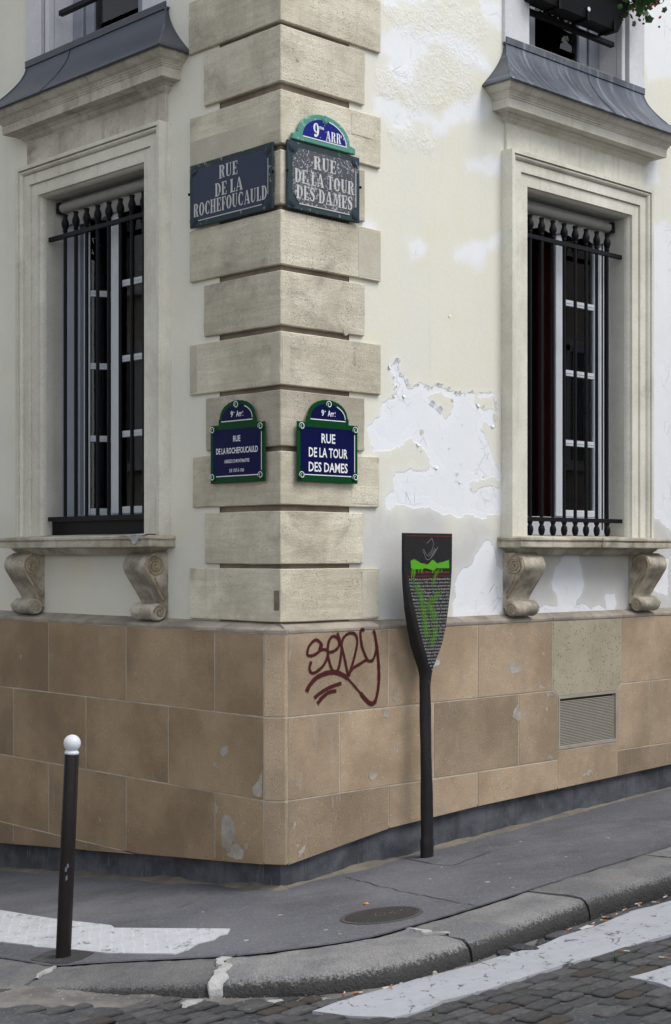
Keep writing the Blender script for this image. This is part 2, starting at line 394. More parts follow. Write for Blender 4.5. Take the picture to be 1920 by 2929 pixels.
def asphalt(name, lo, hi, sp=.25):
    m = Mat(name)
    c = m.mix(m.step(m.noise(.9, 6, .62), .35, .68), lo, hi)
    f = m.noise(85, 3, .75); c = m.mul(c, m.math('ADD', .30, m.math('MULTIPLY', f, 1.4)))
    s = m.step(m.noise(46, 2, .5), .60, .68); c = m.mix(m.math('MULTIPLY', s, sp), c, (.26,.26,.27)); s2 = m.step(m.noise(48, 3, .6, 0, m.map((1,1,1),(5,5,5))), .66, .72); c = m.mix(m.math('MULTIPLY', s2, sp*1.4), c, m.mul(c, .45))
    d = m.step(m.noise(3.2, 7, .7, .4), .54, .72); c = m.mix(m.math('MULTIPLY', d, .55), c, (.135,.13,.124)); d2 = m.step(m.noise(1.6, 4, .6, .3, m.map((1,1,1),(9,4,2))), .5, .7); c = m.mul(c, m.math('SUBTRACT', 1.0, m.math('MULTIPLY', d2, .28)))
    return m.done(c, .86, m.bump(m.math('ADD', f, m.math('MULTIPLY', m.noise(26, 4), .8)), .9, .006))
M['asphalt'] = asphalt('pavement_asphalt', (.098,.099,.111), (.145,.145,.157), .4)
M['asphalt_dark'] = asphalt('patch_asphalt', (.035,.035,.038), (.055,.055,.06), .15)
M['road'] = asphalt('road_bed', (.036,.037,.043), (.105,.103,.104), .35)
def granite(name, lo, hi, rand=.2, soot=0.0):
    m = Mat(name); r = m.rnd()
    c = m.mix(m.step(m.noise(3.5, 5, .6), .35, .65), lo, hi)
    c = m.mul(c, m.math('ADD', .4, m.math('MULTIPLY', m.noise(110, 2, .6), 1.2)))
    s = m.step(m.noise(85, 2), .62, .68); c = m.mix(m.math('MULTIPLY', s, .5), c, (.32,.32,.32))
    c = m.mul(c, m.math('ADD', 1-rand, m.math('MULTIPLY', r, 2*rand)))
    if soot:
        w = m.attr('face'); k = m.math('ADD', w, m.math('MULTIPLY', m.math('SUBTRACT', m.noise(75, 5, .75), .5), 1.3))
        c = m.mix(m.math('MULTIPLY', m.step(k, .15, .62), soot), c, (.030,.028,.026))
    return m.done(c, .75, m.bump(m.math('ADD', m.noise(70, 5, .75), m.noise(14, 4)), 1.0, .011))
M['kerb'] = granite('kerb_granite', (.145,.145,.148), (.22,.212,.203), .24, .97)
M['cobble'] = granite('cobble_stone', (.085,.085,.088), (.15,.147,.143), .32)
M['cobble_brown'] = granite('cobble_stone_brown', (.085,.066,.050), (.12,.095,.075), .3)
def roadpaint(name, col, worn=.3):
    m = Mat(name); c = m.mul(col, m.math('ADD', .82, m.math('MULTIPLY', m.noise(9, 6, .7), .36)))
    k = m.step(m.noise(1.0, 6, .74, .8, m.map((15, 9, 15))), .575, .65); c = m.mix(m.math('MULTIPLY', k, worn), c, (.09,.088,.088))
    g = m.step(m.noise(3, 6, .7), .5, .75); c = m.mix(m.math('MULTIPLY', g, .35), c, (.27,.265,.26))
    return m.done(c, .7, m.bump(m.noise(40, 5), .4, .004))
M['marking'] = roadpaint('road_paint', (.41,.42,.445), 1.0)
M['tactile'] = roadpaint('tactile_paint', (.52,.53,.55), .7)
M['bollard'] = plain('brown_black_bollard', (.018,.014,.014), .42, .3, 12, .15, spec=.16, dirt=.2, dirtcol=(.07,.06,.055))
M['ball'] = plain('white_bollard_ball', (.66,.68,.72), .4, .06, 12, .08)
M['manhole'] = plain('cast_iron_cover', (.10,.09,.088), .6, .3, 22, .4, .004, .3)
M['paddle'] = plain('black_cast_iron', (.020,.018,.019), .5, .3, 10, .25, .003, spec=.2, dirt=.25, dirtcol=(.045,.042,.04))
M['letters'] = plain('silver_lettering', (.34,.34,.33), .5)
M['redletters'] = plain('red_lettering', (.26,.03,.02), .5)
M['engraved'] = plain('engraved_emblem', (.16,.16,.165), .5)
def spray(name, col, dens=1.0, edge=.35, grain=60):
    m = Mat(name); sp = m.n('SeparateXYZ'); m.set(sp.inputs[0], m.uvo); u, v = sp.outputs[0], sp.outputs[1]
    e = m.math('SUBTRACT', 1.0, m.math('ABSOLUTE', m.math('SUBTRACT', m.math('MULTIPLY', u, 2.0), 1.0)))
    e = m.math('MINIMUM', e, m.math('MULTIPLY', v, 1.6))
    e = m.math('ADD', e, m.math('MULTIPLY', m.math('SUBTRACT', m.noise(grain, 4, .7), .5), .35))
    a = m.math('MULTIPLY', m.step(e, .08, .08+edge), dens)
    m.done(col, .5); return m.alpha(a)
M['graffiti'] = spray('maroon_spray_paint', (.060,.004,.005), 1.0, .4)
M['green_spray'] = spray('green_spray_paint', (.085,.36,.006), 1.0, .25)
M['green_mist'] = spray('green_spray_mist', (.09,.27,.012), .62, 1.1, 18)
M['leaf'] = plain('geranium_leaf', (.05,.11,.03), .6, .4, 30)
M['leaf_dark'] = plain('dry_leaf', (.07,.02,.015), .7, .3, 30)
M['petal'] = plain('red_petal', (.42,.02,.025), .6, .3, 30)
M['planter'] = plain('black_plastic_planter', (.009,.009,.010), .5, .25, 40, .4, spec=.15)
M['butt_white'] = plain('cigarette_paper', (.55,.54,.50), .8)
M['butt_orange'] = plain('cigarette_filter', (.50,.19,.04), .8)
M['peel'] = plain('orange_peel', (.75,.28,.02), .6)
M['lump'] = stone('mortar_lump', (.30,.29,.28), (.42,.41,.39), 8, 50, .8, .01)
M['paper'] = plain('paper_scrap', (.50,.50,.50), .8)
M['chunk'] = plain('bread_scrap', (.50,.47,.36), .9, .2, 30, .5)
M['grout_white'] = stone('kerb_mortar', (.33,.325,.31), (.47,.46,.44), 10, 60, .7, .008)
M['sand'] = stone('gutter_sand', (.13,.12,.11), (.20,.185,.17), 7, 70, .6, .006, dirt=.5, dirtcol=(.05,.05,.05))

# ------------------------------------------------------------------ the ground: road bed, pavement, kerb
KERB = [  # (nose of the kerb, back of the kerb) from right to left
 ((5.6,11.75),(5.35,12.2)), ((3.3,9.58),(3.05,9.98)), ((1.86,8.24),(1.60,8.60)), ((1.36,7.80),(1.10,8.11)), ((.98,7.40),(.72,7.72)),
 ((.65,7.06),(.38,7.42)), ((.42,6.85),(.20,7.27)), ((.19,6.71),(.04,7.21)), ((-.10,6.67),(-.15,7.175)), ((-.41,6.72),(-.42,7.15)),
 ((-.70,6.78),(-.70,7.21)), ((-1.02,6.87),(-.97,7.285)), ((-1.30,6.96),(-1.22,7.345)), ((-1.53,7.05),(-1.42,7.40)),
 ((-1.95,7.30),(-1.74,7.74)), ((-2.7,7.95),(-2.4,8.35)), ((-5.0,10.3),(-4.7,10.7))]
NK = 10
K_nose = spline([Vector(a) for a, b in KERB], NK); K_back = spline([Vector(b) for a, b in KERB], NK)

n = 121; mb = MB(); XS = np.linspace(-30, 30, n); YS = np.linspace(-24, 36, n)
XS = np.sign(XS)*(np.abs(XS)/30)**1.8*30; YS = 7+np.sign(YS-7)*(np.abs(YS-7)/31)**1.6*31
def far_z(x, y):
    r = math.hypot(x, y-8); k = 1/(1+max(0, r-14)*.08); return road_z(x, y)*k - .004*max(0, r-14)
mb.v = [(float(x), float(y), far_z(float(x), float(y))) for y in YS for x in XS]
mb.f = [(j*n+i, j*n+i+1, (j+1)*n+i+1, (j+1)*n+i) for j in range(n-1) for i in range(n-1)]
ROAD = tag(link('road', mesh_from(mb, recalc=False, smooth='all'), ID, None, M['road']), 'dark grey road of worn cobbles and asphalt in front of the kerb', 'road', None, 'structure')

pave = [(p.x, p.y) for p in K_back]; 
mb = MB(); top = [(x, y, ground(x, y)) for x, y in pave]
far = [(-9.0, 15.5), (0, 22.0), (9.5, 16.5)]
mb.add(top + [(x, y, ground(x, y)) for x, y in far], [tuple(range(len(top)+3))])
me = mesh_from(mb, recalc=False)
b = bmesh.new(); b.from_mesh(me); bmesh.ops.triangulate(b, faces=b.faces)
for f in b.faces:
    if f.normal.z < 0: f.normal_flip()
b.to_mesh(me); b.free()
PAVE = tag(link('pavement', me, ID, None, M['asphalt']), 'grey asphalt pavement wrapping round the foot of the corner building', 'pavement', None, 'structure')

KERBO = tag(link('kerb', None, Matrix.Translation((0, 6.9, 0))), 'worn granite kerb curving round the street corner', 'kerb', None, 'structure')
def kerb_stone(i0, i1, gap0=.006, gap1=.006):
    mb = MB(); rs = []; fv = []; idx = list(np.linspace(i0, i1, int((i1-i0)*3)+2))
    for q, fi in enumerate(idx):
        i = min(int(fi), len(K_nose)-2); t = fi-i
        A = K_nose[i].lerp(K_nose[i+1], t); B = K_back[i].lerp(K_back[i+1], t); D = (A-B); L = D.length; D = D/L
        T = Vector((-D.y, D.x)) 
        if q == 0: A = A-T*gap0; B = B-T*gap0
        if q == len(idx)-1: A = A+T*gap1; B = B+T*gap1
        hh = kerb_h(A.x); jt = mnoise.noise(Vector((fi*.9, 0, 3)))*.006
        r = min(.042, hh*.45)
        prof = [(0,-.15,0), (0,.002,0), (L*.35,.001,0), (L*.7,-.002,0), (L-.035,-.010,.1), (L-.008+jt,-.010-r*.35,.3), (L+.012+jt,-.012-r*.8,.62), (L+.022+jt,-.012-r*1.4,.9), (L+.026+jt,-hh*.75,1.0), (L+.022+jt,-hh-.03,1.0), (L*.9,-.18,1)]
        ring = []
        for d, dz, fc in prof:
            p = B+D*d; ring.append((p.x, p.y, ground(B.x+D.x*min(d,L), B.y+D.y*min(d,L))+dz)); fv.append(fc)
        rs.append(ring)
    tz = random.uniform(-.009,.004); jx = random.random()*9
    for r_ in rs:
        for k_ in range(1, 9):
            x_, y_, z_ = r_[k_]; nn = mnoise.noise(Vector((x_*7+jx, y_*7, z_*9)))*.006+mnoise.noise(Vector((x_*23+jx, y_*23, z_*25)))*.004; r_[k_] = (x_+nn*.5, y_-nn*.8, z_+nn*.8+tz)
    mb.rings(rs); me = mesh_from(mb, smooth=True, angle=50)
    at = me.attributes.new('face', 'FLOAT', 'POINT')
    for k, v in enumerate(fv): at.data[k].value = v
    return link('kerb_stone', me, ID, KERBO, M['kerb'])
JOINTS = [0, 9, 18, 31.5, 51, 94.0, 128, 141, 152, len(K_nose)-1.5]
for a, b_ in zip(JOINTS[:-1], JOINTS[1:]):
    g = .02 if a in (94.0,) or b_ in (94.0,) else .005
    kerb_stone(a, b_, .022 if a == 94.0 else .007, .022 if b_ == 94.0 else .007)
# pale mortar in the wide joint and cracked mortar at the next one
def strip_ground(pts, w, z=.004, off=0.0):
    mb = MB(); P = [Vector(p) for p in pts]; n_ = len(P); ra = []
    for i, p in enumerate(P):
        t = (P[min(i+1,n_-1)]-P[max(i-1,0)]).normalized(); q = Vector((-t.y, t.x)); wi = w[i] if hasattr(w,'__len__') else w*(.6+.8*random.random())
        ra.append([(p.x+q.x*wi/2, p.y+q.y*wi/2, ground(p.x, p.y)+z+off), (p.x-q.x*wi/2, p.y-q.y*wi/2, ground(p.x, p.y)+z+off)])
    mb.rings(ra, closed=False, caps=False); return mb
def kerb_mortar(fi, w, z0=.008, full=True):
    i = int(fi); t = fi-i; A = K_nose[i].lerp(K_nose[i+1], t); B = K_back[i].lerp(K_back[i+1], t); D = (A-B); L = D.length; D /= L; T = Vector((-D.y, D.x)); hh = kerb_h(A.x)
    rs = []
    for d, dz in ([(L*t_, .002) for t_ in np.linspace(0,.72,14)]+[(L-.06,.0),(L-.03,-.006),(L+.0,-.025),(L+.022,-.05),(L+.031,-.075),(L+.032,-hh-.02)] if full else [(L*t_, .0015) for t_ in np.linspace(.02,.66,14)]):
        p = B+D*d; zz = ground(B.x+D.x*min(d,L), B.y+D.y*min(d,L))+dz; wj = w*(.85+.95*mnoise.noise(Vector((d*21, fi*.7, 0))))
        sh = mnoise.noise(Vector((d*13, fi*.7, 4)))*w*.9
        rs.append([(p.x+T.x*(wj/2+sh), p.y+T.y*(wj/2+sh), zz-.010), (p.x+T.x*(wj/2*.85+sh), p.y+T.y*(wj/2*.85+sh), zz), (p.x-T.x*(wj/2*.85-sh), p.y-T.y*(wj/2*.85-sh), zz), (p.x-T.x*(wj/2-sh), p.y-T.y*(wj/2-sh), zz-.012)])
    mb = MB(); mb.rings(rs, closed=False, caps=False); return mb
part('joint_mortar', kerb_mortar(94.0, .07), M['grout_white'], KERBO, ID, recalc=False)
part('joint_mortar', kerb_mortar(51.0, .05, full=False), M['grout_white'], KERBO, ID, recalc=False)
part('joint_mortar', kerb_mortar(128, .03, full=False), M['grout_white'], KERBO, ID, recalc=False)
# seam between kerb and asphalt, and the cracks and patches of the asphalt
part('seam', strip_ground([(p.x, p.y) for p in K_back[10:150]], .010, .006), M['asphalt_dark'], PAVE, ID, recalc=False)
def crack(pts, w=.0065):
    P = spline([Vector(p) for p in pts], 8); P = [p+Vector((random.uniform(-.008,.008), random.uniform(-.012,.012))) for p in P]
    part('crack', strip_ground(P, w, .003), M['asphalt_dark'], PAVE, ID, recalc=False)
crack([(0.058,9.145),(0.204,8.819),(0.356,8.478),(0.53,8.143),(0.747,7.733)])
crack([(0.446,9.646),(0.684,9.183),(0.821,9.312),(0.981,9.535)], .008)
mb = MB(); mb.prism_z([(-1.553,7.591),(-1.5,7.75),(-1.44,7.80),(-1.375,7.76),(-1.228,7.60),(-1.26,7.47),(-1.319,7.40),(-1.40,7.42)], lambda x,y: ground(x,y)-.02, lambda x,y: ground(x,y)+.003)
part('asphalt_patch', mb, M['asphalt_dark'], PAVE, ID)
for a, b_ in (((-1.303,9.194),(-1.249,9.269)), ((-0.934,8.687),(-0.847,8.811)), ((-0.777,8.74),(-0.715,8.804))):
    part('scrape', strip_ground([a, ((a[0]+b_[0])/2+.01, (a[1]+b_[1])/2), b_], [.004,.012,.003], .0035), M['sand'], PAVE, ID, recalc=False)
for x, y in [(0.984,9.025),(0.858,8.442),(0.99,8.488),(0.97,8.187),(1.392,9.035),(1.217,9.842),(0.646,9.134),(-.3,8.1),(-.75,8.45),(.55,8.75),(1.75,9.6),(-.05,7.55),(.02,7.42),(-.45,7.5)]:
    mb = MB(); r = random.uniform(.008,.018)
    mb.prism_z([(x+r*random.uniform(.7,1.2)*math.cos(a), y+r*random.uniform(.7,1.2)*math.sin(a)) for a in [k*.785 for k in range(8)]], lambda a,b: ground(a,b)-.005, lambda a,b: ground(a,b)+.0035)
    part('gum_spot', mb, M['lump'], PAVE, ID)

# tactile paving strip with its bumps
TAC = [(-2.9,10.3),(-2.078,9.262),(-1.855,8.986),(-1.633,8.719),(-1.249,8.32),(-1.215,8.225),(-0.88,8.03),(-0.552,7.841),(-0.556,7.714),(-0.592,7.698),(-0.615,7.6),(-0.689,7.545),(-0.734,7.408),(-0.789,7.339),(-1.15,7.54),(-1.365,7.735),(-1.59,7.915),(-1.62,7.97),(-1.833,8.168),(-2.5,8.85),(-3.4,9.8)]
mb = MB(); mb.prism_z(TAC, lambda x,y: ground(x,y)-.01, lambda x,y: ground(x,y)+.006)
TACO = part('tactile_strip', mb, M['tactile'], PAVE, ID)
mb = MB(); e1 = Vector((.62,-.785)).normalized(); e2 = Vector((e1.y,-e1.x))
for i in range(-60, 60):
    for j in range(-40, 40):
        p = Vector((-1.2, 8.0))+e1*(i*.058+random.uniform(-.006,.006))+e2*((j+.5*(i%2))*.066+random.uniform(-.006,.006))
        if -2.6 < p.x and in_poly(p.x, p.y, TAC) and all(in_poly(p.x+dx, p.y+dy, TAC) for dx,dy in ((.02,0),(-.02,0),(0,.02),(0,-.02))):
            z = ground(p.x, p.y)+.0055; R = .0115
            mb.add([(p.x+R*math.cos(k*math.pi/4), p.y+R*math.sin(k*math.pi/4), z) for k in range(8)]+[(p.x+R*.55*math.cos(k*math.pi/4), p.y+R*.55*math.sin(k*math.pi/4), z+.0028) for k in range(8)],
                   [(k,(k+1)%8,8+(k+1)%8,8+k) for k in range(8)]+[tuple(range(8,16))])
part('bumps', mb, M['tactile'], TACO, ID, recalc=False, kind='stuff')

# road markings: thick cracked paint laid over the cobbles
LINE1 = [(3.1,9.2),(2.4,8.58),(1.786,7.96),(1.535,7.788),(1.329,7.543),(1.121,7.376),(0.982,7.206),(0.804,7.099),(0.64,6.95),(0.40,6.81),(0.188,6.631),(0.014,6.496),(-0.1,6.361),(0.079,6.22),(0.232,6.142),(0.338,6.194),(0.459,6.345),(0.665,6.47),(0.894,6.663),(1.067,6.786),(1.212,6.881),(1.407,7.025),(1.607,7.159),(2.3,7.8),(3.4,8.8)]
LINE2 = [(1.262,6.417),(1.343,6.469),(1.469,6.547),(2.2,7.2),(2.6,6.9),(1.9,6.3),(1.4,6.10),(1.36,6.24),(1.315,6.335)]
def ragged(poly, amp=.012, step=.05):
    out = []
    for i in range(len(poly)):
        a = Vector(poly[i]); b = Vector(poly[(i+1)%len(poly)]); k = max(1, int((b-a).length/step))
        for q in range(k):
            p = a.lerp(b, q/k); s_ = p*13
            p = p+Vector((mnoise.noise(Vector((s_.x,s_.y,0))), mnoise.noise(Vector((s_.x,s_.y,5)))))*amp; out.append((p.x, p.y))
    return out
for L_ in (LINE1, LINE2):
    mb = MB(); mb.prism_z(ragged(L_), lambda x,y: road_z(x,y)-.01, lambda x,y: road_z(x,y)+.0145)
    part('road_marking', mb, M['marking'], ROAD, ID, label='wide pale grey painted crossing stripe' if L_ is LINE1 else 'second pale painted stripe further out')

# cobbles: rows follow the kerb
def cobble_mesh(seed):
    rng = random.Random(seed); mb = MB(); rs = []
    c = .13; base = [(-.5,-.5+c),(-.5,.5-c),(-.5+c,.5),(.5-c,.5),(.5,.5-c),(.5,-.5+c),(.5-c,-.5),(-.5+c,-.5)]
    base = [(x+rng.uniform(-.05,.05), y+rng.uniform(-.06,.06)) for x,y in base]
    for s_, z in ((1.0,-.9),(1.0,.25),(.985,.62),(.93,.86),(.62,.93)):
        rs.append([(x*s_, y*s_, z+(rng.uniform(-.05,.05) if z > .5 else 0)) for x,y in base])
    mb.rings(rs); return mesh_from(mb, smooth='all')
CM = [cobble_mesh(k) for k in range(7)]
for m_ in CM: m_.materials.append(M['cobble'])
CMB = [m_.copy() for m_ in CM[:3]]
for m_ in CMB: m_.materials.clear(); m_.materials.append(M['cobble_brown'])
kd = Vector((.72,.694)).normalized(); kq = Vector((kd.y,-kd.x))
kp = [(p.x, p.y) for p in K_nose]+[(-9,20),(9,20)]
kp_grow = [(p.x+.07*kq.x*(1 if p.x > .3 else .2), p.y-.06) for p in K_nose]+[(-9,20),(9,20)]
spots = []
rng = random.Random(3)
L1g = LINE1; 
for j in range(-40, 46):
    s_ = -6+rng.uniform(0,.1); 
    while s_ < 6:
        ln = rng.choice((.095,.11,.12,.14,.155)); w = .098
        bend = .10*math.sin((s_+j*.02)*1.1)
        p = Vector((.6,6.2))+kd*(s_+ln/2)+kq*(j*.103+bend); s_ += ln+.008
        if not (-2.6 < p.x < 4.2 and 4.6 < p.y < 10.2): continue
        if in_poly(p.x, p.y, kp_grow) or in_poly(p.x, p.y, LINE1) or in_poly(p.x, p.y, LINE2): continue
        tarm = mnoise.noise(Vector((p.x*1.5, p.y*1.5, 4)))*.5+mnoise.noise(Vector((p.x*4.5, p.y*4.5, 1)))*.3
        if p.x < -.5: tarm += min(.28, (-.5-p.x)*.5)
        if tarm > .24: continue
        px = 960+p.x/p.y*4278; py = 1590-(road_z(p.x,p.y)-2)/p.y*4278
        vis = -60 < px < 1980 and py < 2990
        spots.append((0 if vis else 1, p.y, p, ln, w, tarm))
spots.sort(key=lambda t: (t[0], t[1]))
rest = MB()
for k, (vis, _, p, ln, w, tarm) in enumerate(spots):
    rz = math.atan2(kd.y, kd.x)+rng.uniform(-.09,.09); sink = rng.uniform(-.004,.004)-max(0, tarm)*.03
    F = ground_frame(p.x, p.y, road_z(p.x, p.y)+.001+sink, rz) @ Matrix.Diagonal((ln*.985, w*.98, .0125, 1))
    if k < 300:
        brown = rng.random() < .09
        o = link('cobblestone', rng.choice(CMB if brown else CM), F, ROAD)
    else:
        m_ = CM[k % 7]; rest.add([F @ v.co for v in m_.vertices], [tuple(q.vertices) for q in m_.polygons])
part('distant_cobbles', rest, M['cobble'], ROAD, ID, recalc=False, smooth='all', kind='stuff')
# sand and grit swept against the kerb
mb = MB(); rs = []
for q in range(40, 150, 2):
    A = K_nose[q]; D = (K_nose[q]-K_back[q]).normalized(); rr = []
    wid = .10+.05*mnoise.noise(Vector((q*.13,0,0)))+(.22 if q > 100 else 0)*min(1,(q-100)/15 if q > 100 else 0)
    for t, zz in ((-.01,.02),(.2,.015),(.55,.009),(1.0,-.004)):
        p = A+D*(.012+wid*t); rr.append((p.x, p.y, road_z(p.x,p.y)+zz*(.5+.9*abs(mnoise.noise(Vector((p.x*9,p.y*9,2)))))))
    rs.append(rr)
mb.rings(rs, closed=False, caps=False)
part('gutter_grit', mb, M['sand'], ROAD, ID, recalc=False, smooth='all', kind='stuff')

# ------------------------------------------------------------------ the corner building
BLD = thing('corner_building', Matrix.Translation(Q), 'cream plastered corner building with rusticated stone quoins above a brown stone plinth', 'building')
CR, CL = 2.957, 1.957                      # window axes, measured from the corner edge along each facade
PL = -.022                                 # plaster lies this far behind the face of the quoins
WHITE = dict(
A1 = [(0.888,5.362),(0.984,5.392),(1.002,5.432),(1.118,5.473),(1.19,5.454),(1.208,5.434),(1.327,5.456),(1.411,5.483),(1.543,5.518),(1.677,5.528),(1.736,5.497),(1.834,5.475),(1.904,5.453),(1.954,5.406),(1.984,5.386),(1.854,5.363),(1.736,5.375),(1.629,5.376),(1.562,5.437),(1.486,5.45),(1.355,5.413),(1.309,5.352),(1.235,5.297),(1.199,5.239),(1.194,5.127),(1.154,5.087),(1.064,5.092),(0.976,5.14),(0.954,5.232),(0.888,5.259)],
A2 = [(0.854,4.931),(0.932,4.951),(1.02,4.948),(1.064,4.927),(1.19,4.922),(1.281,4.947),(1.383,4.937),(1.429,4.921),(1.486,4.939),(1.505,4.993),(1.6,5.077),(1.716,5.114),(1.864,5.171),(1.924,5.184),(1.974,5.123),(1.964,5.049),(1.854,5.001),(1.706,4.984),(1.6,4.924),(1.524,4.89),(1.486,4.844),(1.411,4.836),(1.392,4.87),(1.355,4.894),(1.208,4.867),(1.154,4.804),(1.029,4.766),(0.949,4.799),(0.906,4.851),(0.854,4.853)],
A3 = [(1.721,4.692),(1.775,4.727),(1.894,4.723),(1.984,4.773),(2.117,4.784),(2.117,4.685),(1.974,4.65),(1.904,4.66),(1.755,4.646)],
A4 = [(2.125,4.27),(1.93,4.181),(1.615,4.082),(1.593,4.015),(1.748,4.013),(1.816,3.972),(1.884,4.011),(1.953,4.124),(2.125,4.209)],
A5 = [(1.854,5.83),(2.004,5.868),(2.117,5.858),(2.117,5.7),(2.015,5.701),(1.934,5.74),(1.894,5.775)],
A7 = [(1.138,4.056),(1.25,4.101),(1.301,4.054),(1.284,3.995),(1.188,3.959)],
A8 = [(.86,5.9),(.86,5.62),(.95,5.56),(1.1,5.63),(1.3,5.66),(1.25,5.9)],
B1 = [(0.758,2.828),(0.861,2.91),(0.884,2.988),(0.989,3.021),(1.026,3.062),(0.999,3.156),(0.98,3.219),(1.026,3.274),(1.047,3.269),(1.059,3.193),(1.134,3.135),(1.144,3.11),(1.224,3.133),(1.32,3.137),(1.369,3.124),(1.428,3.149),(1.507,3.139),(1.557,3.116),(1.637,3.109),(1.791,3.12),(2.022,3.131),(2.043,3.098),(2.032,3.022),(2.038,2.96),(2.006,2.903),(1.926,2.936),(1.884,2.882),(1.958,2.818),(1.99,2.717),(2.054,2.61),(2.097,2.55),(2.113,2.516),(2.113,2.322),(1.905,2.263),(1.709,2.28),(1.497,2.269),(1.359,2.319),(1.092,2.326),(0.934,2.316),(0.925,2.38),(0.999,2.42),(1.017,2.549),(1.186,2.575),(1.32,2.561),(1.438,2.585),(1.359,2.621),(1.32,2.685),(1.243,2.727),(1.224,2.752),(1.167,2.775),(1.073,2.705),(0.943,2.683),(0.825,2.68),(0.78,2.728)],
C1 = [(1.907,2.101),(2.022,2.081),(2.046,1.946),(2.125,1.885),(2.125,1.764),(2.125,1.568),(1.58,1.569),(1.571,1.686),(1.615,1.728),(1.615,1.889),(1.793,1.946),(1.861,2.065)],
C2 = [(2.789,2.017),(2.993,2.017),(3.022,1.896),(3.051,1.775),(3.008,1.706),(2.979,1.655),(3.108,1.652),(3.137,1.616),(3.269,1.622),(3.329,1.612),(3.329,1.709),(3.449,1.716),(3.471,1.653),(3.456,1.564),(2.509,1.573),(2.522,1.639),(2.726,1.652),(2.726,1.728),(2.665,1.78),(2.699,1.907),(2.754,1.975)],
D1 = [(3.83,4.6),(4.6,4.7),(5.2,4.3),(5.2,2.3),(4.3,2.15),(3.84,2.4)], D2 = [(3.9,1.95),(4.2,2.0),(4.15,1.7),(3.95,1.72)],
D3 = [(.85,4.085),(.85,4.125),(.72,4.15),(.72,4.09)], D4 = [(3.86,5.1),(4.0,5.15),(4.05,4.95),(3.9,4.9)], D5 = [(3.9,5.75),(4.5,5.9),(4.4,6.6),(3.75,6.6),(3.7,6.1)])
HOLES = [[(1.35,3.061),(1.438,3.087),(1.567,3.063),(1.597,3.032),(1.567,2.937),(1.507,2.9),(1.467,2.957),(1.398,3.018)],
 [(1.801,3.094),(1.926,3.11),(2.038,3.084),(2.032,3.029),(1.916,3.007),(1.811,3.047)],
 [(1.76,2.51),(1.99,2.553),(2.097,2.529),(2.097,2.481),(1.969,2.483),(1.863,2.466),(1.811,2.404),(1.76,2.45)]]
ROUGHZ = [[(0.932,5.518),(1.118,5.602),(1.355,5.638),(1.619,5.731),(1.894,5.762),(1.924,5.652),(1.854,5.519),(1.814,5.329),(1.775,5.165),(1.355,4.975),(1.19,4.928),(0.906,5.003),(0.906,5.088),(1.19,5.213),(1.318,5.379),(1.118,5.436),(1.029,5.463)],
 [(0.976,4.75),(1.208,4.808),(1.355,4.793),(1.355,4.725),(1.073,4.671)]]
def facade(frame, sgn, c, mat, fields):
    us = np.concatenate([np.arange(.6, 4.4, .02), np.arange(4.4, 7.01, .2)]); zs = np.concatenate([np.arange(1.5, 6.4, .02), np.arange(6.4, 8.3, .2)])
    if not fields: us = us[::5]; zs = zs[::5]
    U, Z = np.meshgrid(us, zs); mb = MB(); nx = len(us)
    mb.v = [(sgn*u, -PL, z) for u, z in zip(U.ravel(), Z.ravel())]
    for j in range(len(zs)-1):
        for i in range(nx-1):
            u = (us[i]+us[i+1])/2-c; z = (zs[j]+zs[j+1])/2
            if abs(u) < .70 and 2.1 < z < 4.68: continue
            if abs(u) < .66 and z > 5.62 and z < 7.8: continue
            q = (j*nx+i, j*nx+i+1, (j+1)*nx+i+1, (j+1)*nx+i)
            mb.f.append(q if sgn > 0 else q[::-1])
    me = mesh_from(mb, recalc=False)
    # keep vertex order: mesh_from keeps it
    if fields:
        w = sdf(U, Z, list(WHITE.values())); hsd = sdf(U, Z, HOLES); w = np.minimum(w, -hsd)
        for nm, a in (('white', w), ('rough', sdf(U, Z, ROUGHZ)), ('peel', w)):
            at = me.attributes.new(nm, 'FLOAT', 'POINT'); at.data.foreach_set('value', a.ravel().astype(np.float32))
    return link('wall', me, frame, BLD, mat)
facade(FR, 1, CR, M['plaster_r'], True); facade(FL, -1, CL, M['plaster_l'], False)
# returns and roof slab far outside the frame close the block
mb = MB(); mb.add([FR @ Vector((7,.02,-.6)), FR @ Vector((7,5,-.6)), FR @ Vector((7,5,8.2)), FR @ Vector((7,.02,8.2)), FL @ Vector((-7,.02,-.9)), FL @ Vector((-7,5,-.9)), FL @ Vector((-7,5,8.2)), FL @ Vector((-7,.02,8.2)), FR @ Vector((0,.02,8.2)), FR @ Vector((7,7,8.2))], [(0,1,2,3),(7,6,5,4),(8,3,9,7)])
part('back_wall', mb, M['plaster_l'], BLD, ID, recalc=False)

# quoins: one L-shaped block per course, grooves between the courses
BLK = [(1.598,1.922,.851,.880),(1.950,2.272,.710,.727),(2.310,2.634,.851,.849),(2.665,3.002,.718,.714),(3.033,3.356,.867,.880),(3.395,3.724,.722,.736),(3.760,4.088,.867,.880),(4.122,4.450,.722,.760),(4.487,4.814,.867,.876),(4.863,5.202,.722,.736),(5.228,5.565,.867,.889),(5.60,5.93,.722,.736),(5.965,6.30,.867,.88),(6.335,6.66,.722,.736)]
FQ = FR                                     # local x along the right facade, local y along the left facade
for z0, z1, a, b_ in BLK:
    mb = MB(); T = .16
    mb.prism_z([(0,0),(a,0),(a,T),(T,T),(T,b_),(0,b_)], z0, z1)
    part('quoin_stone', mb, M['quoin'], BLD, FQ, bevel=.005, seg=1, cuts=5, jitter=.0028, smooth=True, angle=30)
mb = MB(); mb.prism_z([(.03,.03),(.71,.03),(.71,.2),(.2,.2),(.2,.70),(.03,.70)], 1.56, 6.7)
part('joint_bed', mb, M['groove'], BLD, FQ)
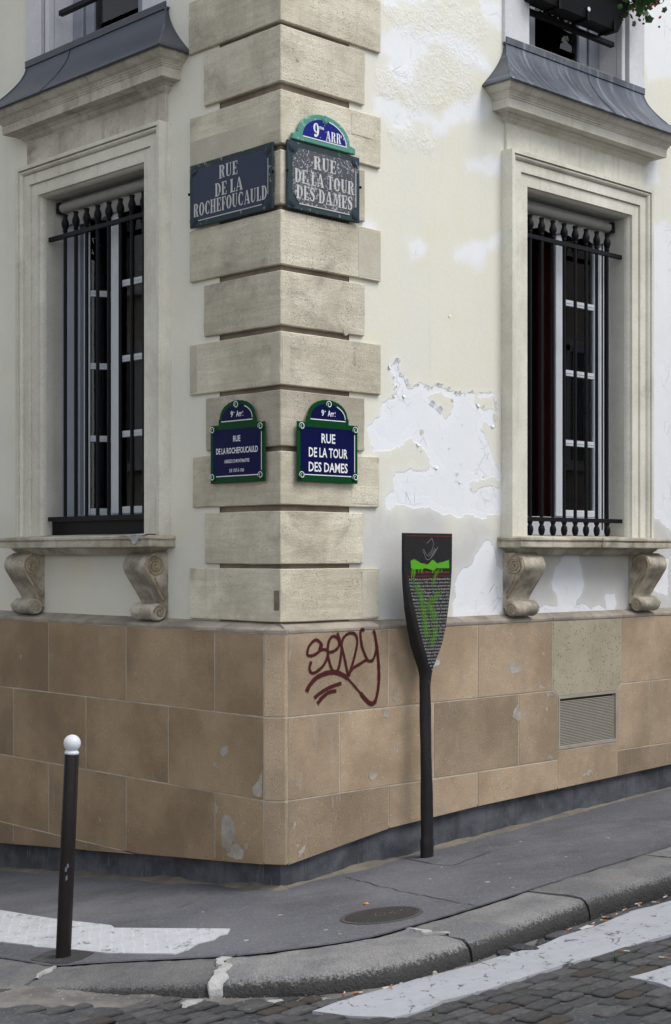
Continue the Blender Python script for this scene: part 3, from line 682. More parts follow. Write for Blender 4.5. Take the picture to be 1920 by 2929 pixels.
# rectangular repairs let into the blocks, flush but for a hair
def inlay(frame, x0_, x1_, z0_, z1_, mat='quoin_repair', pr=.0022):
    part('stone_repair', MB().prism_y([(x0_,z0_),(x1_,z0_),(x1_,z1_),(x0_,z1_)], -pr, .01), M[mat], BLD, frame, bevel=.001)
inlay(FL, -.868, -.20, 4.505, 4.66); inlay(FR, .60, .79, 4.66, 4.795, 'quoin'); inlay(FR, .66, .862, 3.775, 4.07); inlay(FL, -.085, -.012, 3.05, 3.345); inlay(FR, .012, .075, 3.05, 3.33)
inlay(FR, .695, .845, 1.61, 1.905); inlay(FL, -.872, -.80, 3.05, 3.345); inlay(FL, -.06, -.012, 1.67, 1.79, 'groove'); inlay(FR, .012, .045, 1.67, 1.79, 'quoin'); inlay(FR, .60, .84, 2.33, 2.44, 'quoin')
# small chips and filled holes in the blocks
for u, z, w, h_ in ((.63,3.245,.012,.05),(.55,3.405,.022,.03),(.14,5.02,.012,.012)):
    mb = MB(); mb.prism_y([(u+w*random.uniform(.7,1.2)*math.cos(t), z+h_*random.uniform(.7,1.2)*math.sin(t)) for t in [k*.7 for k in range(9)]], -.0035, .01)
    part('chip', mb, M['mortar'], BLD, FR)

# plinth: slabs with pale mortar joints; the bottom edge follows the falling pavement
DR, DL = .05, .085
def bot_r(u): return float(np.interp(u, [0,.014,.885,1.662,4.1,7], [.142,.144,.253,.290,.351,.44]))
def bot_l(u): return float(np.interp(u, [0,.06,3.02,7], [.15,.144,-.135,-.51]))
def slab(frame, sgn, d, u0, u1, z0, z1, mat='plinth', bot=None, pts=None):
    g = .0035; mb = MB()
    if pts is None:
        if bot: pts = [(u0+g, max(bot(u0), -9)), (u1-g, bot(u1)), (u1-g, z1-g), (u0+g, z1-g)]
        else: pts = [(u0+g, z0+g), (u1-g, z0+g), (u1-g, z1-g), (u0+g, z1-g)]
    if bot and u0 < .885 < u1 and frame is FR: pts.insert(1, (.885, bot(.885)))
    pp = [(sgn*u, z) for u, z in pts]
    mb.prism_y(pp, -d+random.uniform(-.0012,.0012), -d+.04)
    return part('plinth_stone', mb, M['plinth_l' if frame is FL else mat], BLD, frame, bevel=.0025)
def row(frame, sgn, d, us, z0, z1, bot=None, skip=()):
    for k, (a, b_) in enumerate(zip(us[:-1], us[1:])):
        if k not in skip: slab(frame, sgn, d, a, b_, z0, z1, bot=bot)
row(FR, 1, DR, [.014,.888,1.763,2.589], 1.03, 1.53); row(FR, 1, DR, [3.436,4.3,5.2,6.1,7.0], 1.03, 1.53)
slab(FR, 1, DR, 0, 0, 0, 0, 'plinth_yellow', pts=[(2.593,1.04),(2.653,.985),(3.378,.985),(3.433,1.04),(3.433,1.526),(2.593,1.526)])
row(FR, 1, DR, [.014,.45,1.317,2.204], .527, 1.03)
slab(FR, 1, DR, 0, 0, 0, 0, pts=[(2.208,.531),(2.646,.531),(2.646,.985),(2.59,1.026),(2.208,1.026)])
slab(FR, 1, DR, 0, 0, 0, 0, pts=[(3.386,.531),(3.813,.531),(3.813,1.026),(3.44,1.026),(3.386,.985)])
row(FR, 1, DR, [3.816,4.7,5.6,7.0], .527, 1.03)
row(FR, 1, DR, [.014,.888,1.763,2.646], 0, .527, bot_r); row(FR, 1, DR, [3.382,4.25,5.1,6.0,7.0], 0, .527, bot_r)
slab(FR, 1, DR, 2.646, 3.382, 0, .592, bot=bot_r)
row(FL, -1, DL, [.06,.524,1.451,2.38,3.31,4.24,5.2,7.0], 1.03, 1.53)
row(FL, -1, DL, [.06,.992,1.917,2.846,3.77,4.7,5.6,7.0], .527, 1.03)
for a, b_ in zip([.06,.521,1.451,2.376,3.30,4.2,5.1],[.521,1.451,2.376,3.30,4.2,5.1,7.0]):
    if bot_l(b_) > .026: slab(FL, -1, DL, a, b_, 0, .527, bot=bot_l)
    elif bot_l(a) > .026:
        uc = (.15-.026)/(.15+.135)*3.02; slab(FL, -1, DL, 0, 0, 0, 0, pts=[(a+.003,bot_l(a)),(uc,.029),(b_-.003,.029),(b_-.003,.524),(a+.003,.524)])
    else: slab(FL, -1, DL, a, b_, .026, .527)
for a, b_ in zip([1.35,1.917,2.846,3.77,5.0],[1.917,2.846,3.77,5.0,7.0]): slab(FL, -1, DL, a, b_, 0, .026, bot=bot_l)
# chamfered corner stones
def cornerpts(dr, dl, uR, uL, e=.03):
    # local FR coordinates: x along right facade, y along left facade (into the block)
    return [(uR, -dr), (uR-.018, -dr), (-dl, uL), (-dl+e, uL+.0), (uR, e)]
for z0, z1 in ((1.034,1.526),(.531,1.026),(.146,.524)):
    mb = MB(); mb.prism_z(cornerpts(DR, DL, .0105, .0565), z0, z1)
    part('plinth_stone', mb, M['plinth'], BLD, FR, bevel=.004, cuts=2, jitter=.0015)
# mortar bed behind the slabs, nearly flush, cut out for the vent
for pts in ([(.01,bot_r(0)+.012),(.885,bot_r(.885)+.012),(1.66,bot_r(1.66)+.012),(2.66,bot_r(2.66)+.012),(2.66,1.55),(.01,1.55)], [(2.66,.975),(3.372,.975),(3.372,1.55),(2.66,1.55)], [(2.66,bot_r(2.66)+.012),(3.372,bot_r(3.372)+.012),(3.372,.605),(2.66,.605)], [(3.372,bot_r(3.372)+.012),(4.1,bot_r(4.1)+.012),(7,bot_r(7)+.012),(7,1.55),(3.372,1.55)]):
    mb = MB(); mb.prism_y(pts, -DR+.003, -DR+.03); part('mortar_joints', mb, M['mortar'], BLD, FR)
mb = MB(); mb.prism_y([(-.056,bot_l(0)+.012),(-.056,1.55),(-7,1.55),(-7,bot_l(7)+.012)], -DL+.003, -DL+.03); part('mortar_joints', mb, M['mortar'], BLD, FL)
mb = MB(); mb.prism_z(cornerpts(DR-.003, DL-.003, .014, .06), .16, 1.545); part('mortar_joints', mb, M['mortar'], BLD, FR)
# smears of old plaster left on the slabs
for fr_, dd_, pts in ((FL,DL,[(.421,.402),(.367,.391),(.322,.339),(.331,.257),(.385,.175),(.448,.206),(.457,.356)]),(FL,DL,[(.34,.227),(.301,.238),(.234,.196),(.251,.150),(.322,.14),(.394,.15),(.385,.168)]),(FL,DL,[(.225,.26),(.198,.252),(.212,.222),(.237,.213)]),(FL,DL,[(.075,.7),(.075,.548),(.146,.544),(.164,.599),(.112,.639)]),(FL,DL,[(.515,.466),(.488,.434),(.503,.388),(.517,.418)]),
  (FR,DR,[(.828,1.02),(.88,1.022),(.885,.99),(.875,.961),(.835,.979)]),(FR,DR,[(.698,.613),(.737,.627),(.782,.618),(.769,.592),(.724,.578)]),(FR,DR,[(.927,1.147),(.961,1.173),(.961,1.108),(.947,1.049),(.92,1.074)]),(FR,DR,[(.1,.21),(.154,.246),(.148,.212),(.095,.175)]),(FR,DR,[(2.061,1.24),(2.132,1.25),(2.218,1.218),(2.225,1.191),(2.132,1.178)]),(FR,DR,[(2.19,.956),(2.232,.907),(2.225,.853),(2.2,.84),(2.132,.869),(2.139,.914)]),(FR,DR,[(2.497,1.018),(2.57,1.018),(2.60,.99),(2.527,.988)]),(FR,DR,[(2.542,.581),(2.573,.555),(2.588,.535),(2.512,.536),(2.512,.552)])):
    s_ = 1 if fr_ is FR else -1; out = []
    for i in range(len(pts)):
        a = Vector(pts[i]); b_ = Vector(pts[(i+1) % len(pts)])
        for q in range(5):
            p = a.lerp(b_, q/5); p += Vector((mnoise.noise(Vector((p.x*60,p.y*60,1))), mnoise.noise(Vector((p.x*60,p.y*60,7)))))*.012; out.append((s_*p.x, p.y))
    part('plaster_smear', MB().prism_y(out, -dd_-.0016, -dd_+.004), M['scuff'], BLD, fr_)
# ledge: coping stones with a weathered slope back to the wall
def coping(frame, sgn, d, u0, u1):
    mb = MB(); g = .002
    prof = [(d-.02,1.531),(d+.004,1.533),(d+.004,1.551),(d-.002,1.558),(-.03,1.592),(-.03,1.531)]
    a, b_ = sgn*(u0+g), sgn*(u1-g)
    mb.rings([[(a,-q,z) for q,z in prof], [(b_,-q,z) for q,z in prof]])
    part('coping_stone', mb, M['ledge'], BLD, frame, bevel=.002, cuts=4, jitter=.0025)
for a, b_ in zip([.014,.8,1.6,2.59,3.45,4.5],[.8,1.6,2.59,3.45,4.5,7]): coping(FR, 1, DR, a, b_)
for a, b_ in zip([.06,.5,1.2,2.2,3.2,4.5],[.5,1.2,2.2,3.2,4.5,7]): coping(FL, -1, DL, a, b_)
mb = MB(); lo = cornerpts(DR+.004, DL+.004, .012, .058, .03); hi = [(.012,-.0), (.0,-.0), (-.0,.058), (.03,.058), (.012,.03)]
mb.rings([[(x,y,1.533) for x,y in lo], [(x,y,1.553) for x,y in lo], [(x,y,1.590) for x,y in hi]]); part('coping_stone', mb, M['ledge'], BLD, FR)

# skirting behind the overhanging plinth, and the sandy mortar fillet at its foot
def gz(frame, x, d): p = frame @ Vector((x, -d, 0)); return ground(p.x, p.y)
SK = .012
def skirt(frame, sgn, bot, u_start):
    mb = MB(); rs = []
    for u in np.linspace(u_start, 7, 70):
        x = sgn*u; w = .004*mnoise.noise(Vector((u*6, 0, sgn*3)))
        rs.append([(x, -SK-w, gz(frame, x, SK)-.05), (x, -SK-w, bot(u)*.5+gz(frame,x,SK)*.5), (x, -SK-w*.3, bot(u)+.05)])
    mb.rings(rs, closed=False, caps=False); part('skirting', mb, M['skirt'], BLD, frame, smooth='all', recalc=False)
    mb = MB(); rs = []
    for u in np.linspace(u_start-.0, 7, 160):
        x = sgn*u; k = .75+.9*mnoise.noise(Vector((u*2.3, 4, sgn)))+.35*mnoise.noise(Vector((u*11, 4, sgn))); k = max(.25, k)*(.72 if u < 1.9 else max(.3, 1.5-u*.3))
        g1 = gz(frame, x, SK+.085*k)
        rs.append([(x, -SK+.004, gz(frame,x,SK)+.035*k), (x, -SK-.02*k, gz(frame,x,SK+.02*k)+.018*k), (x, -SK-.075*k, gz(frame,x,SK+.075*k)+.007), (x, -SK-.10*k, g1-.003)])
    mb.rings(rs, closed=False, caps=False); part('mortar_fillet', mb, M['fillet'], BLD, frame, smooth='all', recalc=False)
skirt(FR, 1, bot_r, -SK); skirt(FL, -1, bot_l, -SK)
# fillet round the corner foot
mb = MB(); rs = []
for t in np.linspace(0, 1, 9):
    a = -math.pi/2-t*math.pi/2; row_ = []
    for r_, zz in ((0,.022),(.02,.013),(.055,.006),(.08,-.003)):
        p = (-SK+r_*math.cos(a), -SK+r_*math.sin(a)); w_ = FR @ Vector((p[0], p[1], 0)); row_.append((p[0], p[1], ground(w_.x, w_.y)+zz))
    rs.append(row_)
mb.rings(rs, closed=False, caps=False); part('mortar_fillet', mb, M['fillet'], BLD, FR, smooth='all', recalc=False)

# ventilation grille in the plinth
vx0, vx1, vz0, vz1 = 2.652, 3.379, .598, .982
VT = part('vent_frame', MB().box(vx0,vx1,-DR-.002,-DR+.03,vz0,vz0+.022).box(vx0,vx1,-DR-.002,-DR+.03,vz1-.018,vz1).box(vx0,vx0+.018,-DR-.0025,-DR+.03,vz0+.022,vz1-.018).box(vx1-.022,vx1,-DR-.0025,-DR+.03,vz0+.022,vz1-.018), plain('vent_frame_paint', (.36,.32,.26), .6, .15, 14, .15, dirt=.3), BLD, FR)
part('vent_back', MB().box(vx0+.01,vx1-.01,-DR+.032,-DR+.05,vz0,vz1), M['dark'], VT, FR)
mb = MB(); st = .0185
nxv = int((vx1-vx0-.04)/st); nzv = int((vz1-vz0-.04)/(st*.62))
for j in range(nzv):                        # expanded metal: staggered slanting strands
    for i in range(nxv+1):
        x = vx0+.02+(i+.5*(j%2))*st; z = vz0+.024+j*st*.62
        if x+st*.5 > vx1-.02: continue
        mb.add([(x-st*.5,-DR+.010,z-.0015),(x,-DR+.004,z-st*.33),(x+st*.5,-DR+.010,z-.0015),(x+st*.5,-DR+.015,z+.0025),(x,-DR+.010,z-st*.33+.0055),(x-st*.5,-DR+.015,z+.0025)], [(0,1,4,5),(1,2,3,4)])
part('vent_mesh', mb, plain('vent_mesh_metal', (.38,.345,.28), .55, .2, 30), VT, FR, recalc=False, kind='stuff')

# ------------------------------------------------------------------ window bays (mirrored on the two facades)
def console(frame, x0, x1, near_right):
    # front outline (proud, z) of the scroll bracket, top to bottom
    fr = [(.06,2.022),(.10,2.018),(.147,1.995),(.174,1.963),(.182,1.933),(.174,1.904),(.152,1.874),(.131,1.844),(.104,1.812),(.082,1.78),(.062,1.75),(.046,1.725),(.036,1.70),(.034,1.665),(.036,1.632)]
    fr = [(p.x, p.y) for p in spline(fr, 3)]
    mb = MB(); rs = []; N = 13
    for k in range(N):
        t = k/(N-1); x = x0+(x1-x0)*t
        dip = .010*(math.cos((t-.5)*2*math.pi*1.0)*.5+.5)*1.0 if .12 < t < .88 else (0 if .05 < t < .95 else .006)
        dip2 = -.006*math.exp(-((t-.5)/.12)**2)
        ring = [(x, .03, 2.022)]
        for q, (d, z) in enumerate(fr):
            kk = dip+dip2; ring.append((x, -(d-kk*(1 if q > 2 else .3)), z))
        ring += [(x, .03, 1.632)]
        rs.append(ring)
    mb.rings(rs); o = part('console', mb, M['console'], BLD, frame, smooth=True, angle=40)
    # bottom roll, waisted in the middle
    mb = MB(); prof = []; L = x1-x0; ext = .012
    for t in np.linspace(0, 1, 15):
        r = .0585-.010*math.sin(math.pi*t)**2*(1.0)+.006*math.exp(-((t-.5)/.13)**2); 
        if t in (0, 1): r = .050
        prof.append((r, min(x0,x1)-ext+(abs(L)+2*ext)*t))
    mb.lathe(prof, 20, (0, -.058, 1.632), 'x'); part('roll', mb, M['console'], o, frame, smooth=True, angle=40)
    # spirals carved on the two cheeks
    for xs, sd in ((x0, -1 if x0 < x1 else 1), (x1, 1 if x0 < x1 else -1)):
        mb = MB(); pts = []; 
        for q in range(44):
            a = q*.38+.6; r = .082*math.exp(-.115*a*1.0)+.004
            pts.append((xs+sd*.002, -(.088+r*math.cos(a)*(1)), 1.932-r*math.sin(a)*(-1)))
        mb.tube(pts, [.0085]*30+list(np.linspace(.008,.012,14)), 5)
        rim = spline([(.10,2.012),(.147,1.987),(.168,1.95),(.17,1.91),(.145,1.87),(.118,1.83),(.088,1.79),(.055,1.745),(.03,1.705)], 3)
        mb.tube([(xs+sd*.001, -p.x+.012, p.y) for p in rim], .011, 6)
        rim2 = spline([(.105,1.87),(.085,1.83),(.055,1.785),(.02,1.74)], 3)
        mb.tube([(xs+sd*.001, -p.x+.01, p.y) for p in rim2], .005, 5)
        pts = []
        for q in range(26):
            a = q*.42; r = .046*math.exp(-.16*a)+.003; pts.append((xs+sd*.013, -(.058+r*math.cos(a)), 1.632+r*math.sin(a)))
        mb.tube(pts, .006, 5); part('carved_spiral', mb, M['console_edge'], o, frame, smooth='all')
    return o

def bay(frame, sgn, c, right):
    cx = sgn*c; X = lambda o: cx+sgn*o          # o: distance from the window axis, positive away from the corner
    tone = 'cream'
    # architrave: stepped frame mitred at the top corners
    prof = [(0,-.05),(0,.080),(.026,.080),(.028,.056),(.034,.056),(.036,.070),(.044,.070),(.053,.062),(.058,.050),(.060,.040),(.064,.040),(.065,.048),(.135,.048),(.1365,.028),(.140,.028),(.141,.034),(.222,.034),(.225,.012),(.232,.004),(.238,-.010),(.240,-.03)]
    mb = MB(); rs = []
    for o_, d in prof:
        H = .862-o_; zt = 4.838-o_*(1.0 if o_ < .223 else 1.0)
        rs.append([(cx-H,-d,2.10),(cx-H,-d,zt),(cx+H,-d,zt),(cx+H,-d,2.10)])
    mb.rings(rs, closed=False, caps=False); SU = part('window_surround', mb, M['cream'], BLD, frame, recalc=True)
    # reveal and the dark room behind
    h = .622; zt = 4.598
    mb = MB(); mb.rings([[(cx-h,.03,2.10),(cx-h,.03,zt),(cx+h,.03,zt),(cx+h,.03,2.10)],[(cx-h,.20,2.10),(cx-h,.20,zt),(cx+h,.20,zt),(cx+h,.20,2.10)]], closed=False, caps=False)
    part('reveal', mb, M['reveal'], BLD, frame, recalc=True)
    mb = MB(); e = h+.01
    r1 = [(cx-e,.205,2.05),(cx-e,.205,zt+.01),(cx+e,.205,zt+.01),(cx+e,.205,2.05)]; r2 = [(a,2.2,z) for a,_,z in r1]
    mb.rings([r1, r2], caps=False); mb.add(r2, [(0,1,2,3)]); part('dark_room', mb, M['dark'], BLD, frame, recalc=False)
    # frieze, bed mould, cornice and the flared zinc covering
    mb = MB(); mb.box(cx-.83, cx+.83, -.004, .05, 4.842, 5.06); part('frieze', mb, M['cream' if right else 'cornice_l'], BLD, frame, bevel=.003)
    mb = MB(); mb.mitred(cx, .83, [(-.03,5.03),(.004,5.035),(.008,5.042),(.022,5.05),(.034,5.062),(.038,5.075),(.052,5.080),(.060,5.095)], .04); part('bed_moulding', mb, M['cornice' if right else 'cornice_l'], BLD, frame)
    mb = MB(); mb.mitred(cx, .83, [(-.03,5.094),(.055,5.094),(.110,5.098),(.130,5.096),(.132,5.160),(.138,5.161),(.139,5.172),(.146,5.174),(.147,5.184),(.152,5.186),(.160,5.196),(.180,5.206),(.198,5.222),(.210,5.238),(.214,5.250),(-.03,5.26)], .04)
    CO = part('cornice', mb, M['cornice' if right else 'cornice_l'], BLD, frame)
    lead = [(.215,5.243),(.236,5.240),(.241,5.246),(.238,5.253)]
    for t in np.linspace(0, 1, 12)[1:]:
        lead.append((.238*(1-t)**1.75+.004, 5.253+.337*(1-(1-t)**1.0*(1-.12*t))))
    lead += [(.012,5.590),(.013,5.636),(.006,5.640),(-.03,5.640)]
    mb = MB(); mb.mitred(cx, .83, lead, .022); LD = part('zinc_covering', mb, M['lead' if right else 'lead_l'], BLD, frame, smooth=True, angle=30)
    sx = X(.12 if right else .28)
    mb = MB(); pts = [(sx+(sgn*.0)*(i), -d-.002, z) for i, (d, z) in enumerate(lead[2:-3])]; mb.tube(pts, .006, 5); part('seam', mb, M['lead'], LD, frame)
    for e_ in (-1, 1):
        mb = MB(); mb.tube([(cx+e_*(.83+d), -d, z) for d, z in lead[2:-3]], .007, 5); part('hip_seam', mb, M['lead'], LD, frame)
    # sill
    mb = MB(); w0 = .83; off = sgn*.02
    mb.mitred(cx+off, w0-.10, [(-.05,2.004),(.050,2.006),(.075,2.014),(.095,2.030),(.112,2.046),(.116,2.056),(.190,2.058),(.193,2.064),(.193,2.094),(.186,2.097),(.184,2.103),(.192,2.108),(.198,2.112),(.197,2.126),(.19,2.131),(-.02,2.146),(-.14,2.150)], .04)
    mb.add([(cx-.9+off,.13,2.150),(cx+.9+off,.13,2.150),(cx+.9+off,.25,2.152),(cx-.9+off,.25,2.152)], [(0,1,2,3)])
    SI = part('window_sill', mb, M['sill'], BLD, frame, cuts=6, jitter=.004)
    # consoles below
    for o0 in ((-.845, .668) if right else (-.828, .632)):
        console(frame, X(o0), X(o0+.23), not right)
    # iron grille: rails and bars
    GB = .045
    GR = part('window_grille', MB().box(cx-.60, cx+.60, GB-.014, GB+.014, 4.279, 4.311), M['iron'], BLD, frame, bevel=.002)
    part('bottom_rail', MB().box(cx-.60, cx+.60, GB-.018, GB+.018, 2.250, 2.281), M['iron'], GR, frame, bevel=.002)
    if not right: part('void_panel', MB().box(cx-.60, cx+.60, GB+.02, GB+.03, 2.15, 2.249), M['iron'], GR, frame)  # dark sheet standing in for the shaded void under the left rail
    tul = [(.0145,4.307),(.015,4.322),(.020,4.328),(.0145,4.336),(.022,4.352),(.0285,4.372),(.0285,4.388),(.020,4.412),(.0155,4.425),(.019,4.437),(.021,4.448),(.006,4.449)]
    bar = [(.0136,2.276),(.0136,4.285)]
    ball = [(.006,2.142),(.014,2.150),(.022,2.166),(.026,2.188),(.023,2.210),(.014,2.226),(.016,2.232),(.024,2.252)]
    bm_ = None
    for k in range(9):
        o_ = .424-k*.1336 if right else .403-k*.1336
        if bm_ is None:
            mb = MB(); mb.lathe(bar, 10); mb.lathe(tul, 10)
            if right: mb.lathe(ball, 10)
            bm_ = mesh_from(mb, smooth=True, angle=40); bm_.materials.append(M['iron'])
        link('bar', bm_, frame @ Matrix.Translation((X(o_), GB, 0)), GR)
    # roller blind in front of the glazing
    RB = part('roller_blind', MB().lathe([(.012,X(-.615)),(.037,X(-.61)),(.037,X(.545)),(.012,X(.55))] if sgn > 0 else [(.012,X(.55)),(.037,X(.545)),(.037,X(-.61)),(.012,X(-.615))], 20, (0,.125,4.528), 'x'), M['blind'], BLD, frame, smooth=True, angle=40)
    mb = MB(); rs = []
    for k in range(31):
        x = cx-.6+1.14*k/30 if sgn > 0 else cx-.54+1.14*k/30; yy = .135+.008*math.sin(k*1.3); zb = 4.395+.012*math.sin(k*.9)
        rs.append([(x,yy,4.53),(x,yy+.006*math.cos(k*2.1),4.45),(x,yy,zb)])
    mb.rings(rs, closed=False, caps=False); part('blind_cloth', mb, M['blind'], RB, frame, recalc=False, smooth='all')
    part('blind_bracket', MB().box(X(.552),X(.592),.09,.16,4.49,4.57), M['iron'], RB, frame, bevel=.004)
    # casements
    fy0, fy1 = .165, .225
    mb = MB(); far0 = .50 if right else .40
    for a, b_, z0, z1 in ((far0,.625,2.15,4.60),(-.625,-.54,2.15,4.60)): mb.box(X(a),X(b_),fy0,fy1,z0,z1)
    mb.box(X(-.54),X(far0),fy0+.004,fy1,2.150,2.290); mb.box(X(-.54),X(far0),fy0+.004,fy1,4.50,4.60)
    WF = part('window', mb, M['pvc'] if right else M['greyframe'], BLD, frame, bevel=.006)
    part('frame_bead', MB().box(X(far0+.018),X(far0+.03),fy0-.006,fy0-.0005,2.2,4.5).box(X(far0+.052),X(far0+.07),fy0-.008,fy0-.0005,2.2,4.5), M['iron' if right else 'greyframe'], WF, frame)
    def leaf(a, b_, y0, M4, st, name='casement'):
        mb = MB(); zb, zt_ = 2.295, 4.495; y1 = y0+.045
        mb.box(a, a+st, y0, y1, zb, zt_); mb.box(b_-st, b_, y0, y1, zb, zt_); mb.box(a+st, b_-st, y0+.003, y1, zb, zb+.05); mb.box(a+st, b_-st, y0+.003, y1, zt_-.05, zt_)
        cs = part(name, mb, M['pvc'], WF, frame @ M4, bevel=.004)
        for z in (3.907,3.379,2.852):
            part('muntin', MB().box(a+st,b_-st,y0+.008,y1-.008,z-.022,z+.022).box(a+st,b_-st,y0+.004,y0+.0075,z-.003,z+.003), M['pvc'], WF, frame @ M4, bevel=.002)
        zz = [zb+.05,2.83,2.874,3.357,3.401,3.885,3.929,zt_-.05]
        for q in range(4): part('pane', MB().box(a+st-.004,b_-st+.004,y0+.02,y0+.024,zz[2*q]-.004,zz[2*q+1]+.004), M['glass'], WF, frame @ M4)
    if right:
        leaf(X(-.045), X(.50), .175, ID, .085 if False else .055)
        part('meeting_stile', MB().box(X(-.048),X(.045),.165,.174,2.295,4.495), M['pvc'], WF, frame, bevel=.003)
        hx = X(-.54); M4 = Matrix.Translation((hx,.19,0)) @ Matrix.Rotation(math.radians(78),4,'Z') @ Matrix.Translation((-hx,-.19,0))
        leaf(X(-.54), X(-.05), .19, M4, .05)
    else:
        leaf(X(-.54), X(-.02), .175, ID, .05)
        part('meeting_stile', MB().box(X(-.10),X(-.015),.165,.174,2.295,4.495), M['pvc'], WF, frame, bevel=.003)
        hx = X(.40); M4 = Matrix.Translation((hx,.20,0)) @ Matrix.Rotation(math.radians(62),4,'Z') @ Matrix.Translation((-hx,-.20,0))
        leaf(X(.40), X(-.04), .20, M4, .05)
    # curtains inside
    def curtain(a, b_, y, mat, amp=.03):
        mb = MB(); rs = []
        for k in range(25):
            x = X(a)+(X(b_)-X(a))*k/24; yy = y+amp*math.sin(k*1.15)+amp*.4*math.sin(k*2.7); rs.append([(x,yy,2.2),(x,yy,4.56)])
        mb.rings(rs, closed=False, caps=False); part('curtain', mb, mat, WF, frame, recalc=False, smooth='all')
    if right: curtain(.04, .20, .40, M['curtain']); curtain(.33, .6, .5, M['curtain2'], .02)
    else: curtain(-.6, -.42, .55, M['curtain2'], .02)
    # upper storey: only the foot of its window is in view
    zt = 7.6
    for a_, b_ in ((-.85,-.576),(.548,.592),(.648,.85)): part('upper_jamb', MB().box(X(a_), X(b_), -.004, .05, 5.60, zt), M['lilac'], BLD, frame, bevel=.004)
    h0, h1 = -.576, .548
    mb = MB(); mb.rings([[(X(h0),.05,zt),(X(h0),.05,5.6),(X(h1),.05,5.6),(X(h1),.05,zt)],[(X(h0),.26,zt),(X(h0),.26,5.6),(X(h1),.26,5.6),(X(h1),.26,zt)]], closed=False, caps=False)
    part('upper_reveal', mb, M['lilac'], BLD, frame)
    mb = MB(); r1 = [(X(h0)-sgn*.01,.27,5.5),(X(h0)-sgn*.01,.27,zt),(X(h1)+sgn*.01,.27,zt),(X(h1)+sgn*.01,.27,5.5)]; r2 = [(a,1.6,z) for a,_,z in r1]
    mb.rings([r1, r2], caps=False); mb.add(r2, [(0,1,2,3)]); part('dark_room', mb, M['dark'], BLD, frame, recalc=False)
    part('upper_sill', MB().box(X(h0+.003),X(h1-.06),.035,.26,5.60,5.668), M['sill'], BLD, frame, bevel=.004)
    mb = MB(); mb.box(X(-.30),X(-.235),.215,.26,5.68,zt-.3); mb.box(X(.30),X(.40),.215,.26,5.68,zt-.3); mb.box(X(-.235),X(.30),.218,.26,5.68,5.735); mb.box(X(.42),X(h1-.003),.205,.26,5.675,zt-.3); mb.box(X(h0+.003),X(-.33),.24,.26,5.68,5.70)
    UW = part('upper_window', mb, M['greyframe'], BLD, frame, bevel=.005)
    part('pane', MB().box(X(-.24),X(.305),.236,.24,5.73,zt-.3), M['glass'], UW, frame)
    part('guard_rail', MB().box(X(h0+.03),X(.50),.03,.07,5.888,5.926) if right else MB().box(X(h0+.03),X(.47),.03,.07,5.888,5.926), M['iron'], BLD, frame, bevel=.004)
    return SI
bay(FR, 1, CR, True); bay(FL, -1, CL, False)
# broken mortar on the left sill, split in the right sill
mb = MB(); mb.prism_y([(-1.36,2.140),(-1.31,2.128),(-1.27,2.118),(-1.235,2.098),(-1.21,2.070),(-1.185,2.074),(-1.16,2.100),(-1.11,2.126),(-1.06,2.142)], -.203, -.12); part('sill_repair', mb, M['grout_white'], BLD, FL, bevel=.004, cuts=2, jitter=.006)
mb = MB(); mb.prism_y([(2.985,2.13),(2.99,2.10),(2.978,2.085),(2.984,2.058),(2.994,2.058),(2.99,2.085),(3.002,2.10),(2.996,2.13)], -.2005, -.17); part('sill_crack', mb, M['groove'], BLD, FR)

# curled flakes of paint standing off the wall
FLK = [(1.02,3.262,.03,2.0),(.962,3.225,.035,3.6),(1.066,3.185,.03,.3),(1.125,3.148,.035,.6),(1.43,3.15,.03,1.4),(1.46,3.147,.028,1.7),(1.54,3.13,.03,1.0),(1.375,3.02,.05,1.2),(1.45,2.985,.055,.9),(1.845,3.035,.035,4.5),(2.03,2.965,.05,.1),(2.0,2.905,.035,5.3),(1.272,2.82,.035,.2),(1.236,2.735,.03,5.0),(1.42,2.592,.03,5.4),(1.625,2.555,.025,.6),(1.10,3.045,.03,4.8),(1.01,3.038,.02,4.7),(2.03,3.09,.035,.2),(1.78,3.13,.022,1.5),(1.58,3.055,.022,4.6),(1.62,3.11,.018,1.5),(1.55,3.62,.02,5)]
_top = WHITE['B1'][3:26]; _r = random.Random(21)
for k in range(46):
    i = _r.randrange(len(_top)-1); a_ = Vector(_top[i]).lerp(Vector(_top[i+1]), _r.random()); FLK.append((a_.x+_r.gauss(0,.008), a_.y+_r.gauss(0,.008), _r.uniform(.010,.028), _r.uniform(.4,2.6)))
for k in range(14):
    FLK.append((_r.uniform(1.1,2.05), _r.uniform(2.45,3.08), _r.uniform(.010,.022), _r.uniform(0,6.28)))
for u, z, s_, a in FLK:
    mb = MB(); rs = []; s_ *= .62
    for k in range(5):
        t = k/4; lift = .003+.013*t*t*s_/.035; rr = []
        for q in (-1, -.3, .4, 1):
            w = s_*(1.1-.55*t)*q*.9*random.uniform(.8,1.15); x = u+math.cos(a)*s_*(t-.6)-math.sin(a)*w; zz = z+math.sin(a)*s_*(t-.6)+math.cos(a)*w
            rr.append((x, -PL-lift+.0*q, zz))
        rs.append(rr)
    mb.rings(rs, closed=False, caps=False); part('paint_flake', mb, M['en_white' if random.random() < .7 else 'cream'], BLD, FR, recalc=False, smooth='all')

